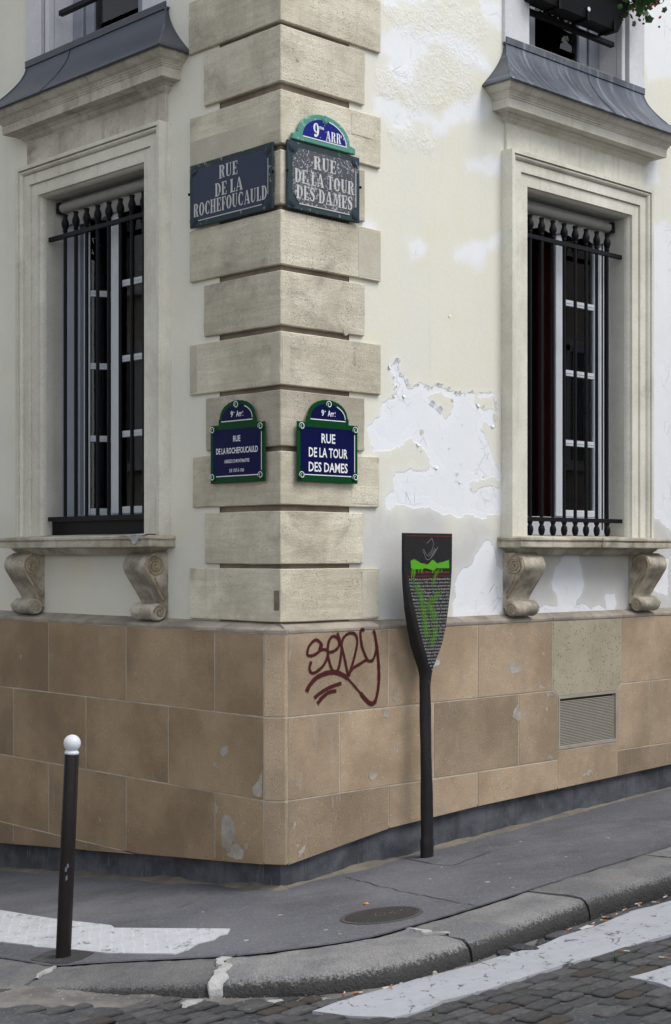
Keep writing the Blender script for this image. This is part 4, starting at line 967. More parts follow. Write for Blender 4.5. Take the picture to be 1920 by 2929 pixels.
# spray tag on the plinth
G = dict(S=[(0.29,1.462),(0.273,1.429),(0.292,1.454),(0.243,1.487),(0.189,1.454),(0.171,1.411),(0.183,1.393),(0.231,1.396),(0.292,1.424),(0.34,1.417),(0.34,1.377),(0.304,1.326),(0.243,1.29),(0.207,1.288),(0.189,1.315),(0.205,1.362)],
E=[(0.328,1.404),(0.389,1.41),(0.433,1.435),(0.439,1.471),(0.414,1.498),(0.377,1.5),(0.35,1.465),(0.343,1.404),(0.359,1.341),(0.383,1.296),(0.414,1.285),(0.439,1.311),(0.457,1.381),(0.464,1.434)],
N=[(0.423,1.528),(0.445,1.479),(0.476,1.398),(0.501,1.316),(0.52,1.244)],
O=[(0.457,1.434),(0.476,1.487),(0.526,1.516),(0.577,1.51),(0.599,1.464),(0.577,1.375),(0.539,1.287),(0.52,1.244)],
P=[(0.52,1.248),(0.551,1.291),(0.615,1.319),(0.698,1.351)],
Y=[(0.666,1.525),(0.64,1.539),(0.627,1.508),(0.64,1.435),(0.666,1.38),(0.698,1.338),(0.737,1.341),(0.763,1.385),(0.776,1.43)],
T=[(0.743,1.535),(0.763,1.476),(0.782,1.375),(0.793,1.274),(0.789,1.174),(0.763,1.084),(0.724,1.064),(0.679,1.09),(0.615,1.148),(0.539,1.216),(0.501,1.245),(0.426,1.276),(0.34,1.28),(0.255,1.259),(0.195,1.218),(0.16,1.168)],
U=[(0.464,1.211),(0.365,1.191),(0.28,1.161),(0.225,1.129)], V=[(0.42,1.165),(0.353,1.16),(0.292,1.129),(0.249,1.092)])
mb = MB(); dd = -DR-.0026
for q, (k, pts) in enumerate(G.items()):
    P = spline(pts, 8); w = .030 if k in 'SENOPY' else .036
    ww = [w*(.85+.3*abs(mnoise.noise(Vector((i*.2, q, 0))))) for i in range(len(P))]
    if k == 'T': ww = [x*(1.0 if i < 40 else .62 if 62 < i < 78 else 1.25) for i, x in enumerate(ww)]
    mb.ribbon(P, ww, dd, .00012); dd -= .00014
for x, z, l in ((.286,1.40,.03),(.278,1.40,.02),(.295,1.395,.024)): mb.ribbon([(x,z),(x,z-l)], .006, dd, 0); dd -= .0001
part('graffiti_tag', mb, M['graffiti'], BLD, FR, recalc=False, label='maroon spray painted tag with loops and underline on the plinth')
# little torn sticker on the left wall beside the console, pale sticker on the plinth by the paddle sign
part('torn_sticker', MB().prism_y([(-1.53,1.895),(-1.505,1.91),(-1.49,1.90),(-1.455,1.905),(-1.45,1.875),(-1.50,1.845)], -PL-.004, -PL-.001), M['paper'], BLD, FL)
part('torn_sticker', MB().prism_y([(1.29,1.30),(1.31,1.318),(1.37,1.305),(1.368,1.28),(1.30,1.262)], -DR-.004, -DR-.0015), M['paper'], BLD, FR)

# ------------------------------------------------------------------ lettering
def text_mesh(items, name, mat, parent, frame, bold=.018):
    """items: (string, centre x, centre z, depth, width or None, cap height) set in the built-in sans face"""
    mb = MB()
    for body, cx, cz, y, width, cap in items:
        cu = bpy.data.curves.new('t', 'FONT'); cu.body = body; cu.resolution_u = 2; cu.fill_mode = 'FRONT'; cu.offset = bold
        ob = bpy.data.objects.new('t', cu); COL.objects.link(ob)
        me = ob.to_mesh(); vs = np.array([v.co[:] for v in me.vertices]) if len(me.vertices) else np.zeros((1,3))
        x0, x1 = vs[:,0].min(), vs[:,0].max(); sz = cap/.70; sx = (width/(x1-x0)) if width else sz
        mb.add([(cx+(v[0]-(x0+x1)/2)*sx, y, cz-cap/2+v[1]*sz) for v in vs], [tuple(p.vertices) for p in me.polygons])
        ob.to_mesh_clear(); bpy.data.objects.remove(ob); bpy.data.curves.remove(cu)
    return part(name, mb, mat, parent, frame, recalc=False)

# a fat-face serif alphabet drawn as strokes (units: cap height 1)
def _ell(cx, cy, rx, ry, ix, iy, a0, a1, n=14):
    out = []
    for k in range(n):
        t0 = math.radians(a0+(a1-a0)*k/n); t1 = math.radians(a0+(a1-a0)*(k+1)/n)
        out.append([(cx+rx*math.cos(t0),cy+ry*math.sin(t0)),(cx+rx*math.cos(t1),cy+ry*math.sin(t1)),(cx+ix*math.cos(t1),cy+iy*math.sin(t1)),(cx+ix*math.cos(t0),cy+iy*math.sin(t0))])
    return out
def _r(x0, y0, x1, y1): return [[(x0,y0),(x1,y0),(x1,y1),(x0,y1)]]
ST, TH, SE = .21, .075, .06
def _stem(x): return _r(x, SE, x+ST, 1-SE)+_r(x-.06, 0, x+ST+.06, SE)+_r(x-.06, 1-SE, x+ST+.06, 1)
def _flag(x, y0, y1): return _r(x, y0, x+.06, y1)
GLY = {
 'D': (.72, _stem(.07)+[q for q in _ell(.30,.5,.40,.5,.20,.43,-90,90)]),
 'E': (.62, _stem(.07)+_r(.34,0,.60,TH)+_r(.34,1-TH,.60,1)+_r(.28,.47,.45,.54)+_flag(.54,TH,.27)+_flag(.54,.73,1-TH)+_flag(.40,.38,.47)+_flag(.40,.54,.63)),
 'F': (.58, _stem(.07)+_r(.34,1-TH,.57,1)+_r(.28,.46,.44,.53)+_flag(.51,.70,1-TH)+_flag(.39,.37,.46)+_flag(.39,.53,.62)),
 'L': (.58, _stem(.07)+_r(.34,0,.57,TH)+_flag(.51,TH,.32)),
 'H': (.80, _stem(.07)+_stem(.50)+_r(.28,.465,.50,.535)),
 'T': (.68, _r(.235,SE,.445,1-TH)+_r(.17,0,.51,SE)+_r(.03,1-TH,.65,1)+_flag(.03,.70,1-TH)+_flag(.59,.70,1-TH)),
 'U': (.74, _r(.07,.32,.28,1-SE)+_r(.01,1-SE,.34,1)+_r(.56,.32,.63,1-SE)+_r(.49,1-SE,.70,1)+_ell(.35,.32,.28,.32,.07,.25,180,270)+_ell(.35,.32,.28,.32,.21,.25,270,360)),
 'O': (.76, _ell(.38,.5,.36,.5,.14,.43,0,360,24)),
 'C': (.70, _ell(.38,.5,.36,.5,.14,.43,48,312,20)+_flag(.58,.66,.93)+_r(.56,.20,.62,.30)),
 'R': (.76, _stem(.07)+_ell(.34,.755,.32,.245,.11,.185,-90,90,10)+_r(.28,.93,.34,1)+_r(.28,.51,.34,.57)+[[(.36,.51),(.55,.51),(.66,.10),(.46,.10)]]+_r(.46,.0,.74,.09)),
 'A': (.80, [[(.33,1),(.47,1),(.76,SE),(.53,SE)],[(.33,1),(.40,.93),(.16,SE),(.09,SE)]]+_r(.02,0,.24,SE)+_r(.46,0,.80,SE)+_r(.20,.27,.55,.34)),
 'M': (.94, _r(.10,SE,.16,1-SE)+_r(.02,0,.25,SE)+_r(.02,1-SE,.22,1)+_r(.66,SE,.87,1-SE)+_r(.60,0,.93,SE)+_r(.72,1-SE,.93,1)+[[(.16,1-.02),(.36,1-.02),(.50,.10),(.42,.04)],[(.66,.94),(.60,.94),(.42,.20),(.48,.10)]]),
 'S': (.60, None), '9': (.62, _ell(.31,.66,.29,.34,.10,.27,0,360,18)+_ell(.20,.50,.40,.5,.20,.43,-75,20,10)+_ell(.20,.12,.11,.11,.0,.0,0,360,10)),
}
def _sshape():
    P = spline([(.50,.80),(.44,.92),(.29,.96),(.14,.88),(.12,.74),(.24,.61),(.40,.48),(.47,.30),(.42,.12),(.27,.04),(.12,.10),(.08,.22)], 4); out = []
    for i in range(len(P)-1):
        def w(i): t = i/(len(P)-1); return .035+.085*math.exp(-((t-.5)/.22)**2)
        def off(i):
            t = (P[min(i+1,len(P)-1)]-P[max(i-1,0)]).normalized(); return Vector((-t.y,t.x))
        a, b_ = P[i], P[i+1]; u, v = off(i), off(i+1)
        out.append([tuple(a+u*w(i)),tuple(b_+v*w(i+1)),tuple(b_-v*w(i+1)),tuple(a-u*w(i))])
    return out+_flag(.47,.70,.99)+_flag(.05,.02,.30)
GLY['S'] = (.60, _sshape())
def serif(lines, name, mat, parent, frame):
    """lines: (string, centre x, centre z, depth, width, cap height)"""
    mb = MB()
    for body, cx, cz, y, width, cap in lines:
        tot = sum(GLY[c][0]+.07 if c != ' ' else .34 for c in body)-.07; sx = width/tot; x = cx-width/2; k = 0
        for c in body:
            if c == ' ': x += .34*sx; continue
            w, pcs = GLY[c]
            for q in pcs:
                yy = y-.00006*(k % 40); k += 1
                mb.add([(x+a*sx, yy, cz-cap/2+b_*cap) for a, b_ in q], [(0,1,2,3)])
            x += (w+.07)*sx
    return part(name, mb, mat, parent, frame, recalc=False)

# ------------------------------------------------------------------ street name plates
def rosette(parent, frame, x, z, y, r, base, mark):
    mb = MB(); mb.lathe([(r,0),(r,-.003),(r*.7,-.006),(r*.25,-.009),(.001,-.009)], 14, (x,y,z), 'y'); ro = part('rosette', mb, base, parent, frame, smooth=True)
    mb = MB(); pts = []
    for k in range(22):
        a = math.radians(200-k*22); rr = r*(.93-.030*k); pts.append((x+rr*math.cos(a), z+rr*math.sin(a)))
    mb.ribbon(pts, [r*.09+r*.10*math.sin(math.pi*i/21) for i in range(22)], y-.0100, .0004); part('scroll_line', mb, mark, ro, frame, recalc=False)
def bow(x0, x1, z0, z1, n_=12):     # arched tab with small shoulders
    c = (x0+x1)/2; hw = (x1-x0)/2; pts = [(x0,z0),(x0,z0+.030),(x0+.010,z0+.042)]
    for k in range(1, n_):
        a = math.pi-math.pi*k/n_; pts.append((c+(hw-.012)*math.cos(a)*1.0, z0+.045+(z1-z0-.045)*math.sin(a)))
    return pts+[(x1-.010,z0+.042),(x1,z0+.030),(x1,z0)]
def frame_lines(mb, segs, y, w=.0055):
    for k, (a, b_) in enumerate(segs): mb.ribbon([a, b_], w, y-.00005*k, 0)
def new_plate(frame, x0, x1, lines, label, arr):
    c = (x0+x1)/2; z0, z1 = 2.453, 2.818
    t = thing('street_name_plate', frame @ Matrix.Translation((c,0,z0)), label, 'street sign', 'enamel street name plates on the corner')
    mb = MB(); out = [(x0,z0),(x0,z1)]+bow(c-.181, c+.181, z1, 2.964)+[(x1,z1),(x1,z0)]
    mb.prism_y(out, -.030, -.021); part('plate', mb, M['en_green'], t, frame, bevel=.003)
    part('mounting_block', MB().box(x0+.06,x1-.06,-.0215,.002,z0+.05,z1-.05), M['iron'], t, frame)
    part('blue_field', MB().prism_y([(x0+.027,z0+.040),(x0+.027,z1-.030),(x1-.027,z1-.030),(x1-.027,z0+.040)], -.0312, -.029), M['en_blue'], t, frame)
    ar = [(c-.145,z1+.020)]+[(c-.145*math.cos(math.pi*k/12), z1+.035+.085*math.sin(math.pi*k/12)) for k in range(13)]+[(c+.145,z1+.020)]
    part('blue_field', MB().prism_y(ar, -.0312, -.029), M['en_blue'], t, frame)
    mb = MB(); frame_lines(mb, [((x1-.030,z1-.06),(x1-.030,z0+.07)),((x0+.06,z0+.043),(x1-.06,z0+.043)),((c-.15,z1+.019),(c+.148,z1+.019))], -.0318)
    mb.ribbon([(c+.146*math.cos(a), z1+.030+.088*math.sin(a)) for a in np.linspace(0,1.05,8)], .005, -.0322, 0)
    part('white_line', mb, M['en_white'], t, frame, recalc=False)
    for x, z in ((x0+.030,z1-.030),(x1-.030,z1-.030),(x0+.030,z0+.038),(x1-.030,z0+.038),(c,2.934)): rosette(t, frame, x, z, -.0305, .026, M['en_green'], M['en_white'])
    for s_, dx, f, w, cap in lines: text_mesh([(s_, c+dx, z0+(1-f)*(z1-z0), -.0326, w, cap)], 'lettering', M['en_white'], t, frame, .018 if cap > .03 else .008)
    text_mesh([('9', c-.048, z1+.062, -.0326, .022, .036),('e', c-.028, z1+.074, -.0327, .010, .012),('Arr', c+.022, z1+.062, -.0326, .055, .036),('t', c+.058, z1+.070, -.0327, .007, .016),('-', c+.058, z1+.050, -.0327, .009, .016)], 'lettering', M['en_white'], t, frame)
new_plate(FR, .108, .626, [('RUE',0,.257,.118,.057),('DE LA TOUR',0,.50,.331,.057),('DES DAMES',0,.745,.333,.057)], 'new blue and green enamel plate with three large lines of white text', None)
new_plate(FL, -.630, -.110, [('RUE',0,.25,.068,.036),('DE LA ROCHEFOUCAULD',0,.45,.397,.036),('ABBESSE DE MONTMARTRE',0,.63,.238,.021),('DE 1737 À 1760',0,.79,.138,.020)], 'new blue and green enamel plate with four small lines of text', None)

def old_plate(frame, x0, x1, z0, z1, field, letter, lines, label):
    c = (x0+x1)/2
    t = thing('old_street_name_plate', frame @ Matrix.Translation((c,0,z0)), label, 'street sign', 'enamel street name plates on the corner')
    b = mesh_from(MB().prism_y([(x0,z0),(x0,z1),(x1,z1),(x1,z0)], -.024, -.006), bevel=.004, cuts=7, jitter=.002); link('plate', b, frame, t, M['old_frame'])
    k = .038; q = .055
    f = [(x0+k,z0+k+q),(x0+k,z1-k-q),(x0+k+q*.4,z1-k-q*.8),(x0+k+q,z1-k),(x1-k-q,z1-k),(x1-k-q*.4,z1-k-q*.8+.01),(x1-k,z1-k-q),(x1-k,z0+k+q),(x1-k-q*.4,z0+k+q*.8),(x1-k-q,z0+k),(x0+k+q,z0+k),(x0+k+q*.4,z0+k+q*.8)]
    part('name_field', MB().prism_y(f, -.0262, -.02), field, t, frame)
    mb = MB(); frame_lines(mb, [((x1-k,z1-k-q),(x1-k,z0+k+q)),((x0+k+q,z0+k),(x1-k-q,z0+k))], -.0268, .006); part('white_line', mb, letter, t, frame, recalc=False)
    for x, z in ((x0+.04,z1-.04),(x1-.04,z1-.04),(x0+.04,z0+.04),(x1-.04,z0+.04)): rosette(t, frame, x, z, -.0245, .030, M['old_frame'], M['old_blue'])
    for x in (x0-.004, x1+.004): part('fixing_screw', MB().lathe([(.009,-.02),(.009,-.028),(.004,-.031)], 8, (x,0,(z0+z1)/2+.02), 'y'), M['iron'], t, frame)
    for s_, dx, fz, w, cap in lines: serif([(s_, c+dx, z0+(1-fz)*(z1-z0), -.0272, w, cap)], 'lettering', letter, t, frame)
    return t
old_plate(FL, -.848, -.048, 4.097, 4.500, M['old_blue'], M['old_letter'], [('RUE',-.01,.235,.18,.083),('DE LA',-.005,.50,.27,.083),('ROCHEFOUCAULD',.0,.735,.71,.085)], 'old faded blue enamel plate reading Rue de la Rochefoucauld')
old_plate(FR, .035, .650, 4.100, 4.512, M['old_grey'], M['old_letter'], [('RUE',0,.25,.19,.08),('DE LA TOUR',.0,.5,.505,.083),('DES DAMES',.0,.735,.477,.083)], 'old heavily worn dark plate reading Rue de la Tour des Dames, below the arched plate')
# arched plate above it
x0, x1, z0, z1 = .066, .602, 4.520, 4.712; c = (x0+x1)/2
t = thing('arched_district_plate', FR @ Matrix.Translation((c,0,z0)), 'old turquoise rimmed arched plate reading 9me Arrt on a royal blue field', 'street sign', 'enamel street name plates on the corner')
ar = lambda g, zb, s_=1.0: [(c-(c-x0-g), zb)]+[(c-(.222-g)*math.cos(math.pi*k/16), zb+(.045 if s_ == 1 else 0)+(z1-zb-(.045 if s_ == 1 else 0)-g)*math.sin(math.pi*k/16)) for k in range(17)]+[(c+(c-x0-g), zb)]
part('plate', MB().prism_y([(x0,z0),(x0,z0+.035),(x0+.03,z0+.045)]+ar(0, z0)[1:-1]+[(x1-.03,z0+.045),(x1,z0+.035),(x1,z0)], -.034, -.010), M['turq'], t, FR, bevel=.004)
ar2 = [(c-.185*math.cos(math.pi*k/16), z0+.032+.128*math.sin(math.pi*k/16)) for k in range(17)]
part('blue_field', MB().prism_y(ar2, -.0352, -.03), M['old_royal'], t, FR)
mb = MB(); mb.ribbon([(p[0], p[1]) for p in ar2[9:]], .006, -.0358, .0001); mb.ribbon([(c-.185,z0+.031),(c+.185,z0+.031)], .006, -.0361, 0); part('white_line', mb, M['en_white'], t, FR, recalc=False)
rosette(t, FR, c, z1-.028, -.0345, .027, M['turq'], M['turq'])
for q in (('9',c-.075,z0+.086,-.0362,.05,.088),('ARR',c+.072,z0+.070,-.0362,.13,.062)): serif([q], 'lettering', M['en_white'], t, FR)
text_mesh([('me',c-.028,z0+.112,-.0364,.038,.024),('t',c+.142,z0+.090,-.0364,.008,.024),('.',c-.04,z0+.052,-.0364,.007,.01)], 'small_lettering', M['en_white'], t, FR)

# ------------------------------------------------------------------ paddle-shaped history sign
PB = FR @ Vector((1.093, -.20, 0)); pz = ground(PB.x, PB.y)
PS = thing('history_paddle_sign', Matrix.Translation((PB.x, PB.y, pz)), 'black oar shaped information panel with white text and green spray paint, standing against the wall', 'information sign')
zz_ = [2.145,2.05,1.906,1.803,1.655,1.532,1.434,1.347,1.28,1.235,1.16]
xl_ = [.845,.849,.857,.874,.913,.955,.992,1.028,1.056,1.066,1.062]; xr_ = [1.314,1.314,1.312,1.304,1.282,1.256,1.222,1.185,1.150,1.138,1.132]
def xl(z): return float(np.interp(-z, [-v for v in zz_], xl_))
def xr(z): return float(np.interp(-z, [-v for v in zz_], xr_))
rs = []
for z in list(np.linspace(2.145, 1.16, 34)):
    a, b_ = xl(z), xr(z); c = (a+b_)/2; hw = (b_-a)/2; k = min(1, max(0, (1.95-z)/.7)); kk = k*k*(3-2*k)
    nb = min(1, max(0, (1.36-z)/.18)); nb = nb*nb*(3-2*nb); front = -.215+.008*nb; back = -.200+.028*min(1,(2.145-z)*2)+.052*kk-.014*nb; ring = []
    for q in range(24):
        t = 2*math.pi*q/24; ex = .18+.82*(max(0,(1.42-z)/.26) if z < 1.42 else 0); ex = min(1, ex)
        cxp = math.copysign(abs(math.cos(t))**ex, math.cos(t)); syp = math.copysign(abs(math.sin(t))**ex, math.sin(t))
        ymid = (front+back)/2; ring.append((c+hw*cxp, ymid+(back-front)/2*syp, z))
    rs.append(ring)
mb = MB(); mb.rings(rs); part('blade', mb, M['paddle'], PS, FR, smooth=True, angle=38)
rs = []
for i, z in enumerate(np.linspace(1.20, pz-.03, 46)):
    t = max(0, 1.17-z)/1.1; r = .035+.004*min(1,t*2)+.0035*mnoise.noise(Vector((0,0,z*7)))+(.006 if z < pz+.11 else 0); cx_ = 1.097-.004*t; cy = -.170-.022*min(1,t*1.2)
    ring = []
    for q in range(18):
        a = 2*math.pi*q/18; rr = r*(1+.06*math.sin(2*a+z*9)+.04*mnoise.noise(Vector((math.cos(a)*1.2,math.sin(a)*1.2,z*6)))); ring.append((cx_+rr*math.cos(a), cy+rr*math.sin(a), float(z)))
    rs.append(ring)
mb = MB(); mb.rings(rs); part('post', mb, M['paddle'], PS, FR, smooth='all')
YF = -.2165
TXT = ["Au n°1 de la rue, se trouve l'hôtel de Mademoiselle Mars.","Il fut construit en 1745 et appartint, entre autres, à","François Mahé de la Bourdonnais, gouverneur aux","Indes, au navigateur Louis-Antoine de Bougainville,","au maréchal d'Empire Gouvion Saint-Cyr.","Profondément modifié par Constantin en 1822,","Mademoiselle Mars l'acheta en 1824 et le fit","modifier par Visconti. Comédienne célèbre du","Théâtre-Français, devenue riche, elle occupa","cet hôtel jusqu'en 1838. En 1840, l'hôtel fut","racheté par le Comte de Wagram, époux de","Charlotte Clary, qui modifia la décoration","intérieure. Une verrière gravée porte","encore leurs initiales. Au n°3,","Mademoiselle Duchesnois, tragé-","dienne, fit construire en 1822 cet","hôtel par Constantin. Elle fit","de cet endroit le rendez-vous","des gens de lettres, Victor","Hugo le fréquenta. Sa rivale","de la Comédie-Française,","Mademoiselle Georges,","l'obligea à quitter le","théâtre en 1833, et","elle dut vendre","son hôtel un","an plus","tard."]
it = []
for k, s_ in enumerate(TXT):
    z = 1.851-k*.0214; m0, m1 = xl(z)+.030+.012*min(1,k/10), xr(z)-.014
    if k >= 25: mm = (m0+m1)/2+.01; hwid = (.05,.034,.018)[k-25]; m0, m1 = mm-hwid, mm+hwid
    it.append((s_, (m0+m1)/2, z, YF, m1-m0, .0132))
text_mesh(it, 'inscription', M['letters'], PS, FR, .012)
text_mesh([('Hôtels de Mlle Mars et Mlle Duchesnois', 1.094, 1.896, YF, .373, .0165), ('Histoire de Paris', 1.094, 1.940, YF, .33, .030)], 'red_title', M['redletters'], PS, FR)
mb = MB(); mb.ribbon([(.868,2.127),(1.300,2.128)], .0025, YF, 0); mb.ribbon([(.887,1.871),(1.296,1.869)], .0025, YF, 0); part('red_rule', mb, M['redletters'], PS, FR, recalc=False)
mb = MB()
for q, pts in enumerate(([(1.065,2.079),(1.09,2.098),(1.114,2.114)],[(1.114,2.112),(1.127,2.081),(1.112,2.037),(1.08,2.012)],[(1.025,2.036),(1.036,2.040),(1.051,2.017),(1.08,2.000),(1.112,2.020),(1.141,2.052)],[(1.025,2.029),(1.04,2.015),(1.051,1.992),(1.069,1.975),(1.105,1.988),(1.141,2.022),(1.171,2.058)],[(1.10,1.99),(1.15,2.045)],[(1.115,1.998),(1.163,2.05)])):
    mb.ribbon(spline(pts, 5), .0042, YF-.0001*q, 0)
part('engraved_emblem', mb, M['engraved'], PS, FR, recalc=False)
mb = MB(); y = YF-.0012
for pts, w in (([(.905,1.943),(.945,1.945),(1.0,1.935),(1.05,1.934)],[.05,.085,.05,.036]),([(1.03,1.933),(1.08,1.932),(1.12,1.938),(1.16,1.934)],[.026,.042,.092,.04]),([(1.14,1.934),(1.19,1.938),(1.24,1.942),(1.285,1.946)],[.03,.046,.058,.07])):
    P = spline(pts, 6); ww = np.interp(np.linspace(0,1,len(P)), np.linspace(0,1,len(w)), w); mb.ribbon(P, list(ww), y, .0002); y -= .0004
for x, z, l in ((.925,1.925,.085),(.934,1.925,.055),(.945,1.925,.10),(.953,1.92,.045),(1.012,1.92,.03),(1.022,1.92,.02),(1.118,1.915,.028),(1.205,1.915,.022),(.99,1.918,.022)): mb.ribbon([(x,z),(x-.004,z-l*.5),(x-.006 if l > .07 else x-.002,z-l)], .0062, y, 0); y -= .0002
part('green_spray', mb, M['green_spray'], PS, FR, recalc=False)
mb = MB(); 
for pts, w in (([(1.19,1.92),(1.15,1.885),(1.125,1.84),(1.115,1.79)],.05),([(.955,1.85),(.975,1.79),(1.01,1.74)],.11),([(1.163,1.80),(1.16,1.75),(1.10,1.71),(1.06,1.70)],.09),([(1.04,1.74),(1.07,1.70),(1.10,1.655),(1.12,1.62),(1.135,1.57),(1.135,1.54)],.12),([(1.13,1.58),(1.135,1.5),(1.10,1.44),(1.06,1.435)],.1),([(.985,1.80),(1.03,1.62),(1.06,1.45)],.10)):
    P = spline(pts, 6); mb.ribbon(P, w, y, .0003); y -= .0006
part('green_mist', mb, M['green_mist'], PS, FR, recalc=False)

# ------------------------------------------------------------------ bollard
bz = ground(-1.38, 7.577); lean = math.radians(2.4)
BF = Matrix.Translation((-1.38, 7.577, bz)) @ Matrix.Rotation(lean, 4, 'Y')
BO = thing('bollard', BF, 'brown black street bollard with a white ball top, leaning slightly', 'bollard')
part('post', MB().lathe([(.039,-.06),(.0385,.02),(.038,.5),(.037,1.028),(.034,1.034)], 28), M['bollard'], BO, BF, smooth=True)
cap = [(.036,1.030),(.0365,1.040),(.030,1.047),(.0275,1.052)]+[(.0435*math.cos(a), 1.085+.0435*math.sin(a)) for a in np.linspace(-.86,1.5,13)]+[(.001,1.1286)]
part('ball_cap', MB().lathe(cap, 28), M['ball'], BO, BF, smooth='all')
mb = MB()
for k in range(3):
    z = .42+k*.028+random.uniform(-.01,.01); a0 = math.radians(-85+random.uniform(-14,14)); mb.add([(.0391*math.cos(a0+dx*.12),.0391*math.sin(a0+dx*.12),z+dz*random.uniform(.006,.018)) for dx,dz in ((-1,-1),(1,-.6),(.7,1),(-1,.8))], [(0,1,2,3)])
part('scratch', mb, M['engraved'], BO, BF, recalc=False)

# ------------------------------------------------------------------ manhole cover
MF = ground_frame(.24, 7.79, ground(.24, 7.79), .35)
MH = thing('manhole_cover', MF, 'round cast iron cover with slanting ribs set in the pavement', 'manhole cover')
mb = MB(); sg = 40
mb.rings([[(r*math.cos(2*math.pi*k/sg), r*math.sin(2*math.pi*k/sg), z) for k in range(sg)] for r, z in ((.218,-.02),(.218,.004),(.212,.0055),(.198,.0055),(.196,-.01))], caps=False); part('rim', mb, M['manhole'], MH, MF)
part('lid', MB().lathe([(.194,-.02),(.194,.001),(.001,.0012)], 40), M['manhole'], MH, MF)
mb = MB()
for k in range(-13, 14):
    x = k*.0142; L = math.sqrt(max(0, .188**2-x*x)); mb.box(x-.0036, x+.0036, -L, L, -.005, .0062)
part('ribs', mb, M['manhole'], MH, MF, bevel=.001)
mb = MB()
for k in range(9): 
    x, y_ = random.uniform(-.1,.12), random.uniform(-.05,.03); mb.box(x, x+.012, y_, y_+.006, .006, .0078)
part('pale_specks', mb, M['sand'], MH, MF)

# ------------------------------------------------------------------ flower box at the upper window
x0, x1 = CR-.66, CR+.40; BXF = FR @ Matrix.Translation(((x0+x1)/2, -.05, 5.95))
FB = thing('flower_box', BXF, 'black plastic flower box of geraniums hanging outside the upper window', 'flower box')
mb = MB(); r0 = [(x0+.02,-.10,5.935),(x1-.035,-.10,5.935),(x1-.035,.025,5.935),(x0+.02,.025,5.935)]; r1 = [(x0,-.155,6.16),(x1+.035,-.155,6.16),(x1+.035,.025,6.16),(x0,.025,6.16)]
mb.rings([r0, r1]); part('box', mb, M['planter'], FB, FR, bevel=.006)
mb = MB()
for j in range(11):
    for i in range(66):
        t = (j+.5)/11; y_ = -.10-.055*t-.0008; z = 5.935+.225*t; x = x0+.03+(i+.5*(j%2))*.0162
        if x < x1-.03+.06*t: mb.add([(x-.0055,y_,z-.006),(x+.0055,y_,z-.006),(x+.0055,y_-.0022,z+.006),(x-.0055,y_-.0022,z+.006)], [(0,1,2,3)])
part('woven_relief', mb, M['planter'], FB, FR, recalc=False, kind='stuff')
for x in (x0+.28, x0+.62, x0+.95): part('bracket', MB().box(x-.008,x+.008,-.125,.03,5.918,5.934).box(x-.008,x+.008,-.122,-.106,5.934,6.0), M['iron'], FB, FR)
part('tag', MB().lathe([(.016,0),(.016,-.004)], 12, (CR-.04,-.125,6.0), 'y'), M['ball'], FB, FR)
def leaves(n_, cx, cz, sx, sz, size, seed, y0=-.28, y1=-.05):
    rg = random.Random(seed); mb = MB()
    for k in range(n_):
        c = Vector((cx+rg.gauss(0,sx), rg.uniform(y0,y1), cz+rg.gauss(0,sz))); s_ = size*rg.uniform(.6,1.25)
        u = Vector((rg.gauss(0,1),rg.gauss(0,1),rg.gauss(0,1))).normalized(); v = u.orthogonal().normalized(); w = u.cross(v)
        ring = [c+(v*math.cos(a)+w*math.sin(a))*s_*(1.0 if q % 2 else .74)+u*s_*.15*(q % 2) for q, a in enumerate([2*math.pi*i/10 for i in range(10)])]
        mb.add([c-u*s_*.12]+ring, [(0,i+1,(i+1)%10+1) for i in range(10)])
    return mb
part('leaves', leaves(120, CR+.47, 6.19, .11, .07, .032, 5), M['leaf'], FB, FR, recalc=False)
part('leaves', leaves(60, CR-.1, 6.25, .28, .05, .030, 15, -.2, 0), M['leaf'], FB, FR, recalc=False)
part('dry_leaves', leaves(22, CR+.56, 6.13, .09, .05, .012, 6), M['leaf_dark'], FB, FR, recalc=False)
part('flowers', leaves(40, CR+.58, 6.20, .10, .04, .015, 8), M['petal'], FB, FR, recalc=False)
mb = MB(); rg = random.Random(2)
for k in range(16):
    a = Vector((CR+rg.uniform(.3,.5), rg.uniform(-.2,-.1), 6.22)); b_ = a+Vector((rg.uniform(.05,.28), rg.uniform(-.08,.02), rg.uniform(-.14,.0))); mb.tube([a, (a+b_)/2+Vector((0,0,.03)), b_], .0022, 4)
part('stems', mb, M['leaf'], FB, FR)

# ------------------------------------------------------------------ litter in the gutter and on the pavement
def lift(x, y): return road_z(x, y)+(.0145 if in_poly(x, y, LINE1) else .012)
BUTTS = [(-0.164,6.804,0),(-0.024,6.70,0),(0.039,6.64,0),(0.122,6.69,0),(0.116,6.62,1),(0.22,6.72,1),(0.225,6.66,0),(0.302,6.80,0),(0.364,6.80,0),(0.392,6.81,1),(0.297,6.724,1),(0.499,6.90,0),(1.184,7.52,1),(1.313,7.60,1),(1.359,7.65,1),(1.387,7.72,0),(1.461,7.764,1),(1.507,7.84,1),(1.609,7.93,0),(1.60,7.97,1),(1.779,8.08,0),(1.344,6.907,0),(1.466,6.707,0),(1.70,7.965,0)]
bmw = mesh_from(MB().lathe([(.004,-.012),(.004,.016)], 8, axis='x'), smooth=True); bmo = mesh_from(MB().lathe([(.0041,-.028),(.0041,-.012)], 8, axis='x'), smooth=True)
bmw2 = mesh_from(MB().lathe([(.004,-.012),(.004,.004)], 8, axis='x'), smooth=True); bmo2 = mesh_from(MB().lathe([(.0042,-.036),(.0042,-.012)], 8, axis='x'), smooth=True)
for m_ in (bmw, bmw2): m_.materials.append(M['butt_white'])
for m_ in (bmo, bmo2): m_.materials.append(M['butt_orange'])
ORD = 'first second third fourth fifth sixth seventh eighth ninth tenth eleventh twelfth thirteenth fourteenth fifteenth sixteenth'.split()
